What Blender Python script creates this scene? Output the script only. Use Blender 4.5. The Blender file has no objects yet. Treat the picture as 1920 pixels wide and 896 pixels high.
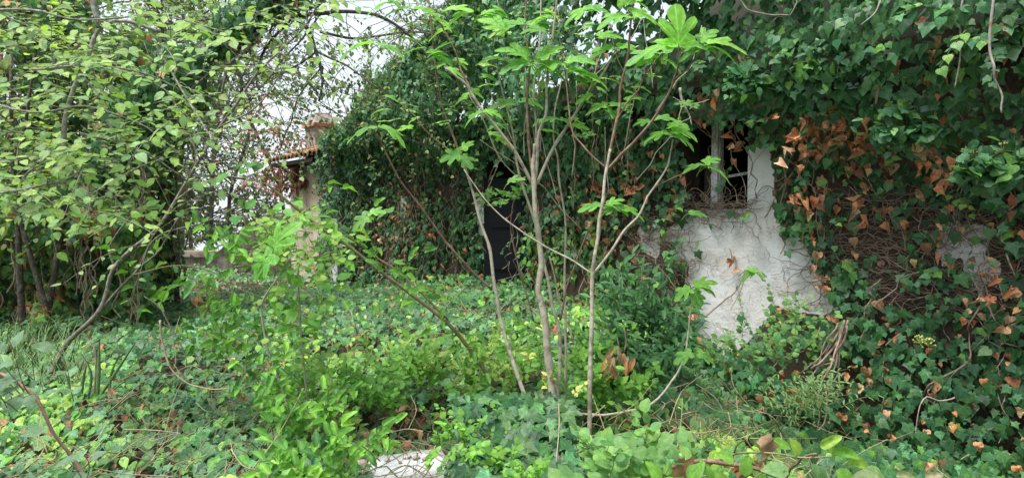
import bpy, math, random
import numpy as np
from mathutils import Matrix, Vector
R = math.radians
rnd = random.Random(7)
rs = np.random.RandomState(11)
SC = bpy.context.scene
COL = SC.collection

# ------------------------------------------------------------------ camera
F = 1144.0                      # focal length in pixels of a 1920 px wide frame
CAM = np.array([0.0, 0.0, 1.65])
PITCH = math.atan(48.0 / F)
cd = bpy.data.cameras.new("camera")
cam = bpy.data.objects.new("camera", cd)
COL.objects.link(cam)
cd.sensor_width = 36.0
cd.lens = 36.0 * F / 1920.0
cd.clip_start = 0.05
cd.clip_end = 2000.0
cam.location = CAM
cam.rotation_euler = (R(90) - PITCH, 0, 0)
SC.camera = cam
SC.render.resolution_x, SC.render.resolution_y = 1024, 477

# ------------------------------------------------------------------ sky, sun, exposure
SUN_EL, SUN_AZ = 66.0, 235.0     # degrees; azimuth the light comes from, clockwise from +Y
wd = bpy.data.worlds.new("World")
SC.world = wd
wd.use_nodes = True
nt = wd.node_tree
nt.nodes.clear()
sky = nt.nodes.new("ShaderNodeTexSky")
sky.sky_type = 'NISHITA'
sky.sun_disc = False
sky.sun_elevation = R(SUN_EL)
sky.sun_rotation = R(SUN_AZ)
sky.air_density = 1.0
sky.dust_density = 3.0
mixc = nt.nodes.new("ShaderNodeMix"); mixc.data_type = 'RGBA'
mixc.inputs[0].default_value = 0.88
mixc.inputs[7].default_value = (2.75, 3.0, 3.2, 1)     # an even cloud deck over the clear sky
bgn = nt.nodes.new("ShaderNodeBackground"); bgn.inputs[1].default_value = 0.1
wo = nt.nodes.new("ShaderNodeOutputWorld")
tcw = nt.nodes.new("ShaderNodeTexCoord"); cn = nt.nodes.new("ShaderNodeTexNoise"); cn.inputs['Scale'].default_value = 2.6; cn.inputs['Detail'].default_value = 5
cr = nt.nodes.new("ShaderNodeValToRGB"); cr.color_ramp.elements[0].position = 0.3; cr.color_ramp.elements[1].position = 0.7
cr.color_ramp.elements[0].color = (2.25, 2.5, 2.8, 1); cr.color_ramp.elements[1].color = (2.8, 2.95, 3.1, 1)
nt.links.new(tcw.outputs['Generated'], cn.inputs['Vector']); nt.links.new(cn.outputs[0], cr.inputs[0]); nt.links.new(cr.outputs[0], mixc.inputs[7])
nt.links.new(sky.outputs[0], mixc.inputs[6])
nt.links.new(mixc.outputs[2], bgn.inputs[0])
nt.links.new(bgn.outputs[0], wo.inputs[0])
sl = bpy.data.lights.new("sun", 'SUN')
sl.energy = 1.5
sl.angle = R(28)
sl.color = (1.0, 0.97, 0.92)
so = bpy.data.objects.new("sun", sl)
COL.objects.link(so)
sd = Vector((math.sin(R(SUN_AZ)) * math.cos(R(SUN_EL)), math.cos(R(SUN_AZ)) * math.cos(R(SUN_EL)), math.sin(R(SUN_EL))))
so.rotation_euler = sd.to_track_quat('Z', 'Y').to_euler()
SC.view_settings.view_transform = 'Standard'
SC.view_settings.look = 'None'
SC.view_settings.gamma = 1.0
SC.view_settings.use_curve_mapping = False
SC.view_settings.exposure = 1.95
SC.cycles.max_bounces = 8
SC.cycles.diffuse_bounces = 4
SC.cycles.transmission_bounces = 4

# ------------------------------------------------------------------ coordinates
cp, sp = math.cos(PITCH), math.sin(PITCH)

def V(px, py, Y):
    """the point of the place seen at photograph pixel (px, py), Y metres in front of the camera"""
    x = (px - 960.0) / F; v = -(py - 448.0) / F
    d = np.array([x, cp + v * sp, -sp + v * cp])
    return CAM + d * (Y / d[1])

def project(P):
    P = np.asarray(P, float) - CAM
    f = P[..., 1] * cp - P[..., 2] * sp
    u = P[..., 1] * sp + P[..., 2] * cp
    return 960 + F * P[..., 0] / f, 448 - F * u / f, f

def unit(v):
    v = np.asarray(v, float)
    return v / np.maximum(np.linalg.norm(v, axis=-1, keepdims=True), 1e-9)

def vnoise(x, y, z=0.0, seed=0):
    """value noise in -1..1 on numpy arrays"""
    x = np.asarray(x, float) + seed * 17.3; y = np.asarray(y, float) + seed * 5.1; z = np.asarray(z, float) + 0 * x
    xi, yi, zi = np.floor(x), np.floor(y), np.floor(z)
    fx, fy, fz = x - xi, y - yi, z - zi
    fx, fy, fz = [t * t * (3 - 2 * t) for t in (fx, fy, fz)]
    def h(a, b, c):
        v = np.sin(a * 127.1 + b * 311.7 + c * 74.7) * 43758.5453
        return (v - np.floor(v)) * 2 - 1
    r = 0
    for dx in (0, 1):
        for dy in (0, 1):
            for dz in (0, 1):
                w = (fx if dx else 1 - fx) * (fy if dy else 1 - fy) * (fz if dz else 1 - fz)
                r = r + w * h(xi + dx, yi + dy, zi + dz)
    return r

def sstep(a, b, x):
    t = np.clip((np.asarray(x, float) - a) / (b - a), 0, 1)
    return t * t * (3 - 2 * t)

def inpoly(px, py, poly):
    px = np.asarray(px, float); py = np.asarray(py, float)
    c = np.zeros(px.shape, bool); n = len(poly)
    for i in range(n):
        x0, y0 = poly[i]; x1, y1 = poly[(i + 1) % n]
        m = ((y0 > py) != (y1 > py)) & (px < (x1 - x0) * (py - y0) / ((y1 - y0) or 1e-9) + x0)
        c ^= m
    return c

# the facade: a vertical plane; s runs along it towards the right and the camera
WO = np.array([1.56, 4.70]); WT = unit(np.array([4.46, -5.05])); WN = np.array([-WT[1] * -1, 0])
WN = unit(np.array([WT[1], -WT[0]]))
if np.dot(WN, -WO) < 0: WN = -WN
def W(s, z, o=0.0):
    s = np.asarray(s, float); o = np.asarray(o, float)
    return np.stack([WO[0] + WT[0] * s + WN[0] * o, WO[1] + WT[1] * s + WN[1] * o, np.asarray(z, float) + 0 * s], -1)
def onwall(px, py, o=0.0):
    """(s, z) of the facade point seen at a pixel"""
    d = V(px, py, 1.0) - CAM
    n3 = np.array([WN[0], WN[1], 0]); p0 = np.array([WO[0] + WN[0] * o, WO[1] + WN[1] * o, 0])
    t = np.dot(p0 - CAM, n3) / np.dot(d, n3)
    p = CAM + d * t
    return float(np.dot(p[:2] - WO, WT)), float(p[2])

def ground_z(x, y):
    x = np.asarray(x, float); y = np.asarray(y, float)
    z = 0.50 + 0.33 * np.exp(-((x - 0.1) ** 2 / 3.0 + (y - 6.6) ** 2 / 4.5))
    z = z + 0.18 * np.exp(-((x + 1.6) ** 2 / 1.6 + (y - 4.3) ** 2 / 0.6))
    z = z - 0.42 * (1 - sstep(0.9, 2.2, y))
    z = z - 0.32 * sstep(.9, 1.9, x) * sstep(5.0, 4.0, y)
    z = z + 0.05 * vnoise(x * 0.9, y * 0.9, 0, 3) + 0.02 * vnoise(x * 3, y * 3, 0, 4)
    return z

# ------------------------------------------------------------------ object helpers
def setp(o, label=None, cat=None, group=None, kind=None):
    if label: o['label'] = label
    if cat: o['category'] = cat
    if group: o['group'] = group
    if kind: o['kind'] = kind
    return o
def thing(name, loc, label, cat, group=None):
    o = bpy.data.objects.new(name, None); COL.objects.link(o)
    o.location = [float(a) for a in loc]; o.empty_display_size = 0.1
    return setp(o, label, cat, group)

class MB:
    """collects shapes into one mesh (world coordinates)"""
    def __init__(s): s.v = []; s.f = []; s.n = 0
    def raw(s, v, f):
        v = np.asarray(v, float); s.v.append(v); s.f.extend([tuple(int(i) + s.n for i in q) for q in f]); s.n += len(v)
    def box(s, c, size, rot=None, jit=0.0):
        h = np.array(size) / 2.0
        v = np.array([[x, y, z] for x in (-1, 1) for y in (-1, 1) for z in (-1, 1)], float) * h
        if jit: v = v + rs.uniform(-jit, jit, v.shape)
        if rot is not None: v = v @ np.array(rot).T
        s.raw(v + np.array(c), [(0, 1, 3, 2), (4, 6, 7, 5), (0, 4, 5, 1), (2, 3, 7, 6), (0, 2, 6, 4), (1, 5, 7, 3)])
    def tube(s, pts, rad, sides=6, cap=True):
        p = np.asarray(pts, float); n = len(p)
        if np.isscalar(rad): rad = [rad] * n
        t = np.gradient(p, axis=0); t = unit(t)
        up = np.array([0.13, 0.31, 0.94]) if abs(t[0][2]) < 0.9 else np.array([0.9, 0.3, 0.1])
        a = unit(np.cross(t, up)); b = np.cross(t, a)
        ang = np.arange(sides) * 2 * math.pi / sides
        r = np.asarray(rad, float)[:, None, None]
        v = p[:, None, :] + r * (np.cos(ang)[None, :, None] * a[:, None, :] + np.sin(ang)[None, :, None] * b[:, None, :])
        f = []
        for i in range(n - 1):
            for k in range(sides):
                k2 = (k + 1) % sides
                f.append((i * sides + k, i * sides + k2, (i + 1) * sides + k2, (i + 1) * sides + k))
        if cap and sides > 3:
            f.append(tuple(range(sides))[::-1]); f.append(tuple((n - 1) * sides + k for k in range(sides)))
        s.raw(v.reshape(-1, 3), f)
    def build(s, name, mat, parent=None, smooth=True, **kw):
        if not s.v: return None
        v = np.concatenate(s.v)
        off = np.zeros(3) if parent is None else world_of(parent)
        me = bpy.data.meshes.new(name)
        me.from_pydata((v - off).tolist(), [], s.f)
        if smooth: me.polygons.foreach_set('use_smooth', [True] * len(me.polygons))
        me.materials.append(mat); me.update()
        o = bpy.data.objects.new(name, me); COL.objects.link(o)
        if parent is not None: o.parent = parent
        return setp(o, **kw)
def world_of(o):
    p = np.zeros(3)
    while o is not None:
        p = p + np.array(o.location); o = o.parent
    return p

def smooth_path(pts, sub=5, wob=0.0):
    """Catmull-Rom through the points, with a little growth wobble"""
    p = np.asarray(pts, float)
    q = np.vstack([2 * p[0] - p[1], p, 2 * p[-1] - p[-2]]); out = []
    for i in range(1, len(q) - 2):
        for k in range(sub):
            t = k / sub
            out.append(0.5 * ((2 * q[i]) + (-q[i - 1] + q[i + 1]) * t + (2 * q[i - 1] - 5 * q[i] + 4 * q[i + 1] - q[i + 2]) * t * t + (-q[i - 1] + 3 * q[i] - 3 * q[i + 1] + q[i + 2]) * t ** 3))
    out.append(p[-1]); out = np.array(out)
    if wob:
        k = rs.normal(0, wob, (max(len(out) // 4, 2) + 2, 3)); u = np.linspace(0, len(k) - 1, len(out))
        out = out + np.stack([np.interp(u, np.arange(len(k)), k[:, j]) for j in range(3)], 1) * np.sin(np.linspace(0, math.pi, len(out)))[:, None]
    return out
def pxpath(pts, Y, sub=5, wob=0.0):
    """pixel polyline -> world path; Y a number or (start, end)"""
    n = len(pts); Ys = np.linspace(Y[0], Y[1], n) if isinstance(Y, (tuple, list)) else [Y] * n
    return smooth_path([V(a, b, y) for (a, b), y in zip(pts, Ys)], sub, wob)
def taper(n, r0, r1, p=1.0):
    t = np.linspace(0, 1, n) ** p
    return r0 + (r1 - r0) * t

# ------------------------------------------------------------------ materials
def newmat(name):
    m = bpy.data.materials.new(name); m.use_nodes = True
    n = m.node_tree; n.nodes.clear()
    out = n.nodes.new("ShaderNodeOutputMaterial")
    return m, n, out
def nmath(n, op, a, b=None, c=None):
    q = n.nodes.new("ShaderNodeMath"); q.operation = op
    for i, v in enumerate((a, b, c)):
        if v is None: continue
        if hasattr(v, 'links') or hasattr(v, 'is_linked'): n.links.new(v, q.inputs[i])
        else: q.inputs[i].default_value = v
    return q.outputs[0]
def nmix(n, fac, a, b, mode='MIX'):
    q = n.nodes.new("ShaderNodeMix"); q.data_type = 'RGBA'; q.blend_type = mode
    for idx, v in ((0, fac), (6, a), (7, b)):
        if hasattr(v, 'is_linked'): n.links.new(v, q.inputs[idx])
        elif idx == 0: q.inputs[0].default_value = v
        else: q.inputs[idx].default_value = (*v, 1) if len(v) == 3 else v
    return q.outputs[2]
def nnoise(n, scale, detail=4, rough=0.6, coord=None, dist=0.0):
    q = n.nodes.new("ShaderNodeTexNoise"); q.inputs['Scale'].default_value = scale
    q.inputs['Detail'].default_value = detail; q.inputs['Roughness'].default_value = rough; q.inputs['Distortion'].default_value = dist
    if coord is not None: n.links.new(coord, q.inputs['Vector'])
    return q
def nramp(n, fac, stops):
    q = n.nodes.new("ShaderNodeValToRGB"); e = q.color_ramp.elements
    while len(e) < len(stops): e.new(0.5)
    for el, (p, c) in zip(e, stops):
        el.position = p; el.color = (*c, 1) if not np.isscalar(c) else (c, c, c, 1)
    n.links.new(fac, q.inputs[0]); return q.outputs[0]
def objcoord(n):
    g = n.nodes.new("ShaderNodeNewGeometry"); return g.outputs['Position']

def leaf_material(name, vein, gloss=0.42, trans=0.3, veinlift=1.45):
    m, n, out = newmat(name)
    at = n.nodes.new("ShaderNodeAttribute"); at.attribute_name = 'tint'
    lp = n.nodes.new("ShaderNodeAttribute"); lp.attribute_name = 'lp'
    sx = n.nodes.new("ShaderNodeSeparateXYZ"); n.links.new(lp.outputs['Vector'], sx.inputs[0])
    x, y = sx.outputs[0], sx.outputs[1]
    if vein == 'palm':
        k = R(40)
        a = nmath(n, 'DIVIDE', nmath(n, 'ARCTAN2', x, y), k)
        d = nmath(n, 'ABSOLUTE', nmath(n, 'SUBTRACT', a, nmath(n, 'ROUND', a)))
        r = nmath(n, 'SQRT', nmath(n, 'ADD', nmath(n, 'MULTIPLY', x, x), nmath(n, 'MULTIPLY', y, y)))
        dist = nmath(n, 'MULTIPLY', nmath(n, 'MULTIPLY', d, k), r)
        vm = nmath(n, 'SUBTRACT', 1.0, nmath(n, 'SMOOTH_MIN', 1.0, nmath(n, 'DIVIDE', dist, 0.03), 0.1))
    else:
        ax = nmath(n, 'ABSOLUTE', x)
        mid = nmath(n, 'DIVIDE', ax, 0.025)
        pp = nmath(n, 'DIVIDE', nmath(n, 'PINGPONG', nmath(n, 'ADD', nmath(n, 'SUBTRACT', y, nmath(n, 'MULTIPLY', ax, 0.7)), 3.0), 0.08), 0.016)
        vm = nmath(n, 'SUBTRACT', 1.0, nmath(n, 'MINIMUM', 1.0, nmath(n, 'MINIMUM', mid, nmath(n, 'ADD', pp, 0.45))))
    vm = nmath(n, 'MAXIMUM', vm, 0.0)
    dry = at.outputs['Alpha']
    pos = objcoord(n)
    ns = nnoise(n, 55.0, 3, 0.6, pos)
    shade = nramp(n, ns.outputs[0], [(0.3, (0.72, 0.74, 0.72)), (0.7, (1.25, 1.22, 1.2))])
    base = nmix(n, 1.0, at.outputs['Color'], shade, 'MULTIPLY')
    veinc = nmix(n, 1.0, base, (veinlift, veinlift, veinlift * 0.9), 'MULTIPLY')
    col = nmix(n, nmath(n, 'MULTIPLY', vm, 0.8), base, veinc)
    g = n.nodes.new("ShaderNodeNewGeometry")
    back = nmix(n, 0.22, nmix(n, 1.0, base, (1.25, 1.2, 1.15), 'MULTIPLY'), (0.16, 0.2, 0.13))
    col = nmix(n, nmath(n, 'MULTIPLY', g.outputs['Backfacing'], 0.8), col, back)
    b = n.nodes.new("ShaderNodeBsdfPrincipled")
    n.links.new(col, b.inputs['Base Color'])
    n.links.new(nmath(n, 'ADD', nmath(n, 'MULTIPLY', dry, 0.4), gloss), b.inputs['Roughness'])
    b.inputs['Specular IOR Level'].default_value = 0.3
    bp = n.nodes.new("ShaderNodeBump"); bp.inputs['Strength'].default_value = 0.35; bp.inputs['Distance'].default_value = 0.002
    n.links.new(nmath(n, 'ADD', nmath(n, 'MULTIPLY', vm, -0.6), ns.outputs[0]), bp.inputs['Height'])
    n.links.new(bp.outputs[0], b.inputs['Normal'])
    tr = n.nodes.new("ShaderNodeBsdfTranslucent")
    n.links.new(nmix(n, 1.0, col, (1.5, 1.7, 0.7), 'MULTIPLY'), tr.inputs[0])
    mx = n.nodes.new("ShaderNodeMixShader")
    n.links.new(nmath(n, 'MULTIPLY', nmath(n, 'SUBTRACT', 1.0, nmath(n, 'MULTIPLY', dry, 0.75)), trans), mx.inputs[0])
    n.links.new(b.outputs[0], mx.inputs[1]); n.links.new(tr.outputs[0], mx.inputs[2])
    n.links.new(mx.outputs[0], out.inputs[0])
    return m
M_IVY = leaf_material('ivy_leaf', 'palm', 0.38, 0.25, 1.8)
M_FIG = leaf_material('fig_leaf', 'palm', 0.5, 0.42, 1.6)
M_SOFT = leaf_material('soft_leaf', 'pin', 0.48, 0.36)

def bark_material(name, c1, c2, spot=None, scale=30.0, rough=0.85, bump=0.4):
    m, n, out = newmat(name); pos = objcoord(n)
    ns = nnoise(n, scale, 6, 0.65, pos)
    col = nramp(n, ns.outputs[0], [(0.32, c1), (0.68, c2)])
    if spot:
        ns2 = nnoise(n, scale * 0.8, 4, 0.7, pos, 0.6)
        col = nmix(n, nramp(n, ns2.outputs[0], [(0.52, 0.0), (0.62, 0.85)]), col, spot)
    b = n.nodes.new("ShaderNodeBsdfPrincipled"); n.links.new(col, b.inputs['Base Color'])
    b.inputs['Roughness'].default_value = rough; b.inputs['Specular IOR Level'].default_value = 0.25
    bp = n.nodes.new("ShaderNodeBump"); bp.inputs['Strength'].default_value = bump; bp.inputs['Distance'].default_value = 0.004
    n.links.new(ns.outputs[0], bp.inputs['Height']); n.links.new(bp.outputs[0], b.inputs['Normal'])
    n.links.new(b.outputs[0], out.inputs[0]); return m
M_BARK = bark_material('dark_bark', (.035, .028, .022), (.12, .10, .08), (.2, .22, .17))
M_LICHEN = bark_material('lichen_bark', (.12, .11, .09), (.33, .32, .27), (.42, .45, .38), 45)
M_SAPBARK = bark_material('grey_sapling_bark', (.09, .075, .055), (.25, .22, .18), (.30, .31, .26), 40)
M_FIGBARK = bark_material('fig_bark', (.30, .27, .20), (.52, .48, .38), (.22, .18, .13), 26, 0.7, 0.2)
M_FIGRED = bark_material('fig_young_bark', (.13, .065, .055), (.27, .17, .12), (.30, .26, .17), 26, 0.65, 0.2)
M_DRYVINE = bark_material('dry_vine', (.15, .10, .075), (.42, .32, .25), None, 40)
M_GREYVINE = bark_material('grey_vine', (.2, .17, .14), (.46, .41, .36), None, 40)
M_CANE = bark_material('cane', (.14, .13, .06), (.30, .24, .13), None, 20, 0.6, 0.1)
M_GREENSTEM = bark_material('green_stem', (.10, .16, .05), (.24, .30, .11), None, 30, 0.55, 0.1)
M_GRASS = bark_material('grass_blade', (.06, .13, .035), (.13, .22, .07), None, 10, .6, .1)
M_IRIS = bark_material('iris_blade', (.14, .26, .09), (.24, .38, .16), None, 12, .5, .05)
M_PINKSTEM = bark_material('pink_stem', (.25, .13, .10), (.42, .27, .22), None, 30, 0.55, 0.1)
M_STRAW = bark_material('straw', (.26, .20, .12), (.5, .42, .28), None, 30, 0.8, 0.1)

def plaster_material(name='plaster', clean=(.84, .84, .86), grime_and_shade=(.085, .062, .046), use_attr=True, warm=(.66, .60, .52)):  # dirt under the ivy, darkened to paint in the shade between leaves
    m, n, out = newmat(name); pos = objcoord(n)
    big = nnoise(n, 1.6, 6, 0.65, pos, 0.4); fine = nnoise(n, 60, 8, 0.7, pos); mid = nnoise(n, 9, 6, 0.7, pos, 0.5)
    col = nmix(n, nramp(n, big.outputs[0], [(0.42, 0.0), (0.66, 0.7)]), clean, warm)
    col = nmix(n, nramp(n, mid.outputs[0], [(0.54, 0.0), (0.78, 0.45)]), col, (clean[0] * .66, clean[1] * .65, clean[2] * .64))
    vor = n.nodes.new("ShaderNodeTexVoronoi"); vor.feature = 'DISTANCE_TO_EDGE'; vor.inputs['Scale'].default_value = 3.4
    wq = n.nodes.new("ShaderNodeVectorMath"); wq.operation = 'ADD'
    wn = nnoise(n, 6, 4, 0.6, pos)
    ws = n.nodes.new("ShaderNodeVectorMath"); ws.operation = 'SCALE'; ws.inputs[3].default_value = 0.35
    n.links.new(wn.outputs['Color'], ws.inputs[0]); n.links.new(pos, wq.inputs[0]); n.links.new(ws.outputs[0], wq.inputs[1])
    n.links.new(wq.outputs[0], vor.inputs['Vector'])
    crack = nramp(n, vor.outputs['Distance'], [(0.0, 1.0), (0.010, 0.0)])
    crack = nmath(n, 'MULTIPLY', crack, nramp(n, big.outputs[0], [(0.45, 0.0), (0.62, 0.7)]))
    col = nmix(n, crack, col, (.16, .13, .11))
    if use_attr:
        at = n.nodes.new("ShaderNodeAttribute"); at.attribute_name = 'grime_and_shade'
        gq = nmath(n, 'ADD', at.outputs['Fac'], nmath(n, 'MULTIPLY', nmath(n, 'SUBTRACT', mid.outputs[0], 0.5), 1.3))
        gm = nramp(n, gq, [(0.45, 0.0), (0.53, 1.0)])
        gcol = nramp(n, fine.outputs[0], [(0.35, tuple(c * .6 for c in grime_and_shade)), (0.7, tuple(c * 1.5 for c in grime_and_shade))])
        col = nmix(n, gm, col, gcol)
    b = n.nodes.new("ShaderNodeBsdfPrincipled"); n.links.new(col, b.inputs['Base Color'])
    b.inputs['Roughness'].default_value = 0.92; b.inputs['Specular IOR Level'].default_value = 0.2
    hh = nmath(n, 'ADD', nmath(n, 'MULTIPLY', mid.outputs[0], 1.0), nmath(n, 'MULTIPLY', fine.outputs[0], 0.35))
    hh = nmath(n, 'SUBTRACT', hh, nmath(n, 'MULTIPLY', crack, 0.5))
    bp = n.nodes.new("ShaderNodeBump"); bp.inputs['Strength'].default_value = 0.8; bp.inputs['Distance'].default_value = 0.02
    n.links.new(hh, bp.inputs['Height']); n.links.new(bp.outputs[0], b.inputs['Normal'])
    n.links.new(b.outputs[0], out.inputs[0]); return m
M_PLASTER = plaster_material()
M_CREAM = plaster_material('cream_plaster', (.62, .54, .41), use_attr=False, warm=(.34, .26, .18))
M_PILASTER = plaster_material('white_plaster', (.66, .67, .72), use_attr=False, warm=(.55, .54, .54))
M_OLDWALL = bark_material('old_render', (.03, .028, .025), (.24, .20, .17), (.06, .06, .045), 4.2, 0.95, 0.8)
M_BLOCK = bark_material('old_concrete', (.14, .11, .085), (.33, .27, .21), (.10, .09, .075), 5, 0.95, 0.6)
M_TILE = bark_material('terracotta', (.22, .10, .055), (.48, .26, .15), (.20, .19, .14), 14, 0.9, 0.5)
M_OLDROOF = bark_material('shaded_mossy_roof', (.012, .014, .008), (.035, .03, .018), (.02, .03, .01), 9, .95, .5)  # moss tones darkened so roof seen through the ivy looks shaded
M_CHIM = bark_material('chimney_render', (.18, .15, .12), (.46, .39, .32), (.09, .085, .06), 9, 0.95, 0.6)
M_PAINTWOOD = bark_material('weathered_white_paint', (.42, .42, .41), (.74, .75, .77), (.24, .21, .17), 24, 0.7, 0.3)
M_DARKWOOD = bark_material('dark_wood', (.02, .017, .014), (.06, .05, .042), None, 20)
M_DOOR = bark_material('shaded_blue_grey_door', (.003, .004, .006), (.006, .008, .012), None, 9, 0.6, 0.2)  # blue-grey taken down to near-black: the doorway's shade is in the colour
M_CLOTH = bark_material('grey_cloth', (.35, .33, .36), (.5, .48, .52), None, 12, 0.9, 0.2)
M_STONE = bark_material('stone', (.28, .22, .18), (.58, .50, .44), (.18, .15, .12), 18, 0.95, 0.6)
M_UMBEL = bark_material('ivy_flower', (.26, .32, .07), (.5, .52, .16), None, 60, 0.7, 0.2)
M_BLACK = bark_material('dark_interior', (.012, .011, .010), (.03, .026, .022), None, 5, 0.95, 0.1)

def soil_material():
    m, n, out = newmat('soil'); pos = objcoord(n)
    a = nnoise(n, 22, 8, 0.7, pos); b2 = nnoise(n, 3, 4, 0.6, pos)
    col = nramp(n, a.outputs[0], [(0.3, (.018, .013, .009)), (0.55, (.07, .045, .03)), (0.75, (.17, .10, .06))])
    col = nmix(n, nramp(n, b2.outputs[0], [(0.45, 0.0), (0.65, 0.5)]), col, (.03, .045, .018))
    b = n.nodes.new("ShaderNodeBsdfPrincipled"); n.links.new(col, b.inputs['Base Color']); b.inputs['Roughness'].default_value = 0.95
    bp = n.nodes.new("ShaderNodeBump"); bp.inputs['Strength'].default_value = 0.9; bp.inputs['Distance'].default_value = 0.03
    n.links.new(a.outputs[0], bp.inputs['Height']); n.links.new(bp.outputs[0], b.inputs['Normal'])
    n.links.new(b.outputs[0], out.inputs[0]); return m
M_SOIL = soil_material()

# ------------------------------------------------------------------ leaf templates (x across, y along, z up; unit length)
def make_tmpl(half, center, cup=0.1, droop=0.15, fold=0.12, ring=False, wave=0.03, base=(0, 0), roll=0.0, seed=0):
    r = np.random.RandomState(seed)
    right = [np.array(p, float) for p in half]
    tip = right[-1]; inner = right[:-1]
    left = [np.array([-p[0], p[1]]) for p in inner[::-1]]
    out = [np.array(base, float)] + inner + [tip] + left
    out = np.array(out); out = out + r.normal(0, 0.02, out.shape) * (np.arange(len(out)) > 0)[:, None]
    n = len(out); c = np.array(center, float)
    if ring:
        mid = c + (out - c) * 0.55
        xy = np.vstack([[c], mid, out])
        f = [(0, 1 + i, 1 + (i + 1) % n) for i in range(n)]
        for i in range(n):
            j = (i + 1) % n
            f += [(1 + i, 1 + n + i, 1 + n + j), (1 + i, 1 + n + j, 1 + j)]
    else:
        xy = np.vstack([[c], out]); f = [(0, 1 + i, 1 + (i + 1) % n) for i in range(n)]
    x, y = xy[:, 0], xy[:, 1]
    z = fold * np.abs(x) - droop * np.maximum(y, 0) ** 2 - cup * (x ** 2) * 2 + r.normal(0, wave, len(x)) * (np.hypot(x, y - c[1]) > 0.2)
    v = np.stack([x, y, z], 1)
    if roll:
        a = roll * x * 2.2
        v[:, 0] = np.sin(a) / (roll * 2.2); v[:, 2] += (1 - np.cos(a)) / (roll * 2.2) * 1.4
    # the base of the triangles faces +z
    f = [(a, c2, b) for a, b, c2 in f] if np.cross(out[1] - c, out[2] - c) < 0 else f
    return v, np.array(f, int), np.stack([x, y - base[1], 0 * x], 1)
IVYH = [(.16, -.12), (.38, -.13), (.36, .08), (.56, .34), (.29, .46), (.15, .74), (0, 1)]
BROADH = [(.18, -.12), (.43, -.05), (.53, .22), (.46, .42), (.26, .66), (0, 1)]
OVATEH = [(.16, .06), (.29, .25), (.31, .45), (.22, .70), (.09, .9), (0, 1)]
LANCEH = [(.08, .12), (.15, .38), (.145, .58), (.07, .85), (0, 1)]
ROUNDH = [(.22, .0), (.40, .2), (.42, .48), (.28, .76), (.1, .92), (0, 1)]
FIGH = [(.14, -.10), (.33, -.10), (.44, .02), (.43, .14), (.27, .25), (.44, .38), (.53, .54), (.49, .68), (.36, .68), (.15, .50), (.22, .66), (.23, .84), (.13, .97), (0, 1.02)]
JUVH = [(.10, .05), (.22, .12), (.10, .25), (.26, .42), (.10, .50), (.22, .72), (.10, .85), (0, 1)]
T = {}
def reg(name, half, center, n=3, **kw):
    T[name] = []
    for k in range(n):
        q = dict(kw)
        for key in ('droop', 'fold', 'cup'):
            if key in q: q[key] = q[key] * rnd.uniform(0.5, 1.6)
        T[name].append(make_tmpl(half, center, seed=hash(name) % 1 + k * 7 + len(name), **q))
reg('ivy', IVYH, (0, .22), 4, cup=.12, droop=.22, fold=.14)
reg('broad', BROADH, (0, .28), 4, cup=.15, droop=.28, fold=.16)
reg('ovate', OVATEH, (0, .4), 4, cup=.1, droop=.25, fold=.25)
reg('lance', LANCEH, (0, .45), 3, cup=.1, droop=.3, fold=.3)
reg('round', ROUNDH, (0, .35), 3, cup=.15, droop=.2, fold=.15)
reg('fig', FIGH, (0, .22), 8, cup=.12, droop=.42, fold=.22, ring=True, wave=.015)
reg('curl', OVATEH, (0, .4), 4, cup=.1, droop=.35, fold=.1, roll=2.2, ring=True)
reg('dry', IVYH, (0, .25), 5, cup=.3, droop=.9, fold=.45, wave=.09, roll=1.25, ring=True)
reg('juv', JUVH, (0, .2), 2, cup=.05, droop=.15, fold=.1)

reg('crisp', BROADH, (0, .28), 5, cup=.25, droop=.6, fold=.35, wave=.14, roll=.7, ring=True)
class Leaves:
    def __init__(s): s.it = {}
    def add(s, kind, P, N, Tp, size, tint, var=None):
        P = np.atleast_2d(P); n = len(P)
        N = unit(np.broadcast_to(np.asarray(N, float), (n, 3))); Tp = unit(np.broadcast_to(np.asarray(Tp, float), (n, 3)))
        side = unit(np.cross(Tp, N)); N = unit(np.cross(side, Tp))
        size = np.broadcast_to(np.asarray(size, float), (n,)); tint = np.broadcast_to(np.asarray(tint, float), (n, 4))
        vr = rs.randint(0, len(T[kind]), n)
        for k in range(len(T[kind])):
            m = vr == k
            if m.any(): s.it.setdefault((kind, k), []).append((P[m], side[m], Tp[m], N[m], size[m], tint[m]))
    def merged(s):
        for key, L in s.it.items():
            yield key, [np.concatenate([q[i] for q in L]) for i in range(6)]
    def count(s): return sum(len(a[1][0]) for a in s.merged())

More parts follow.
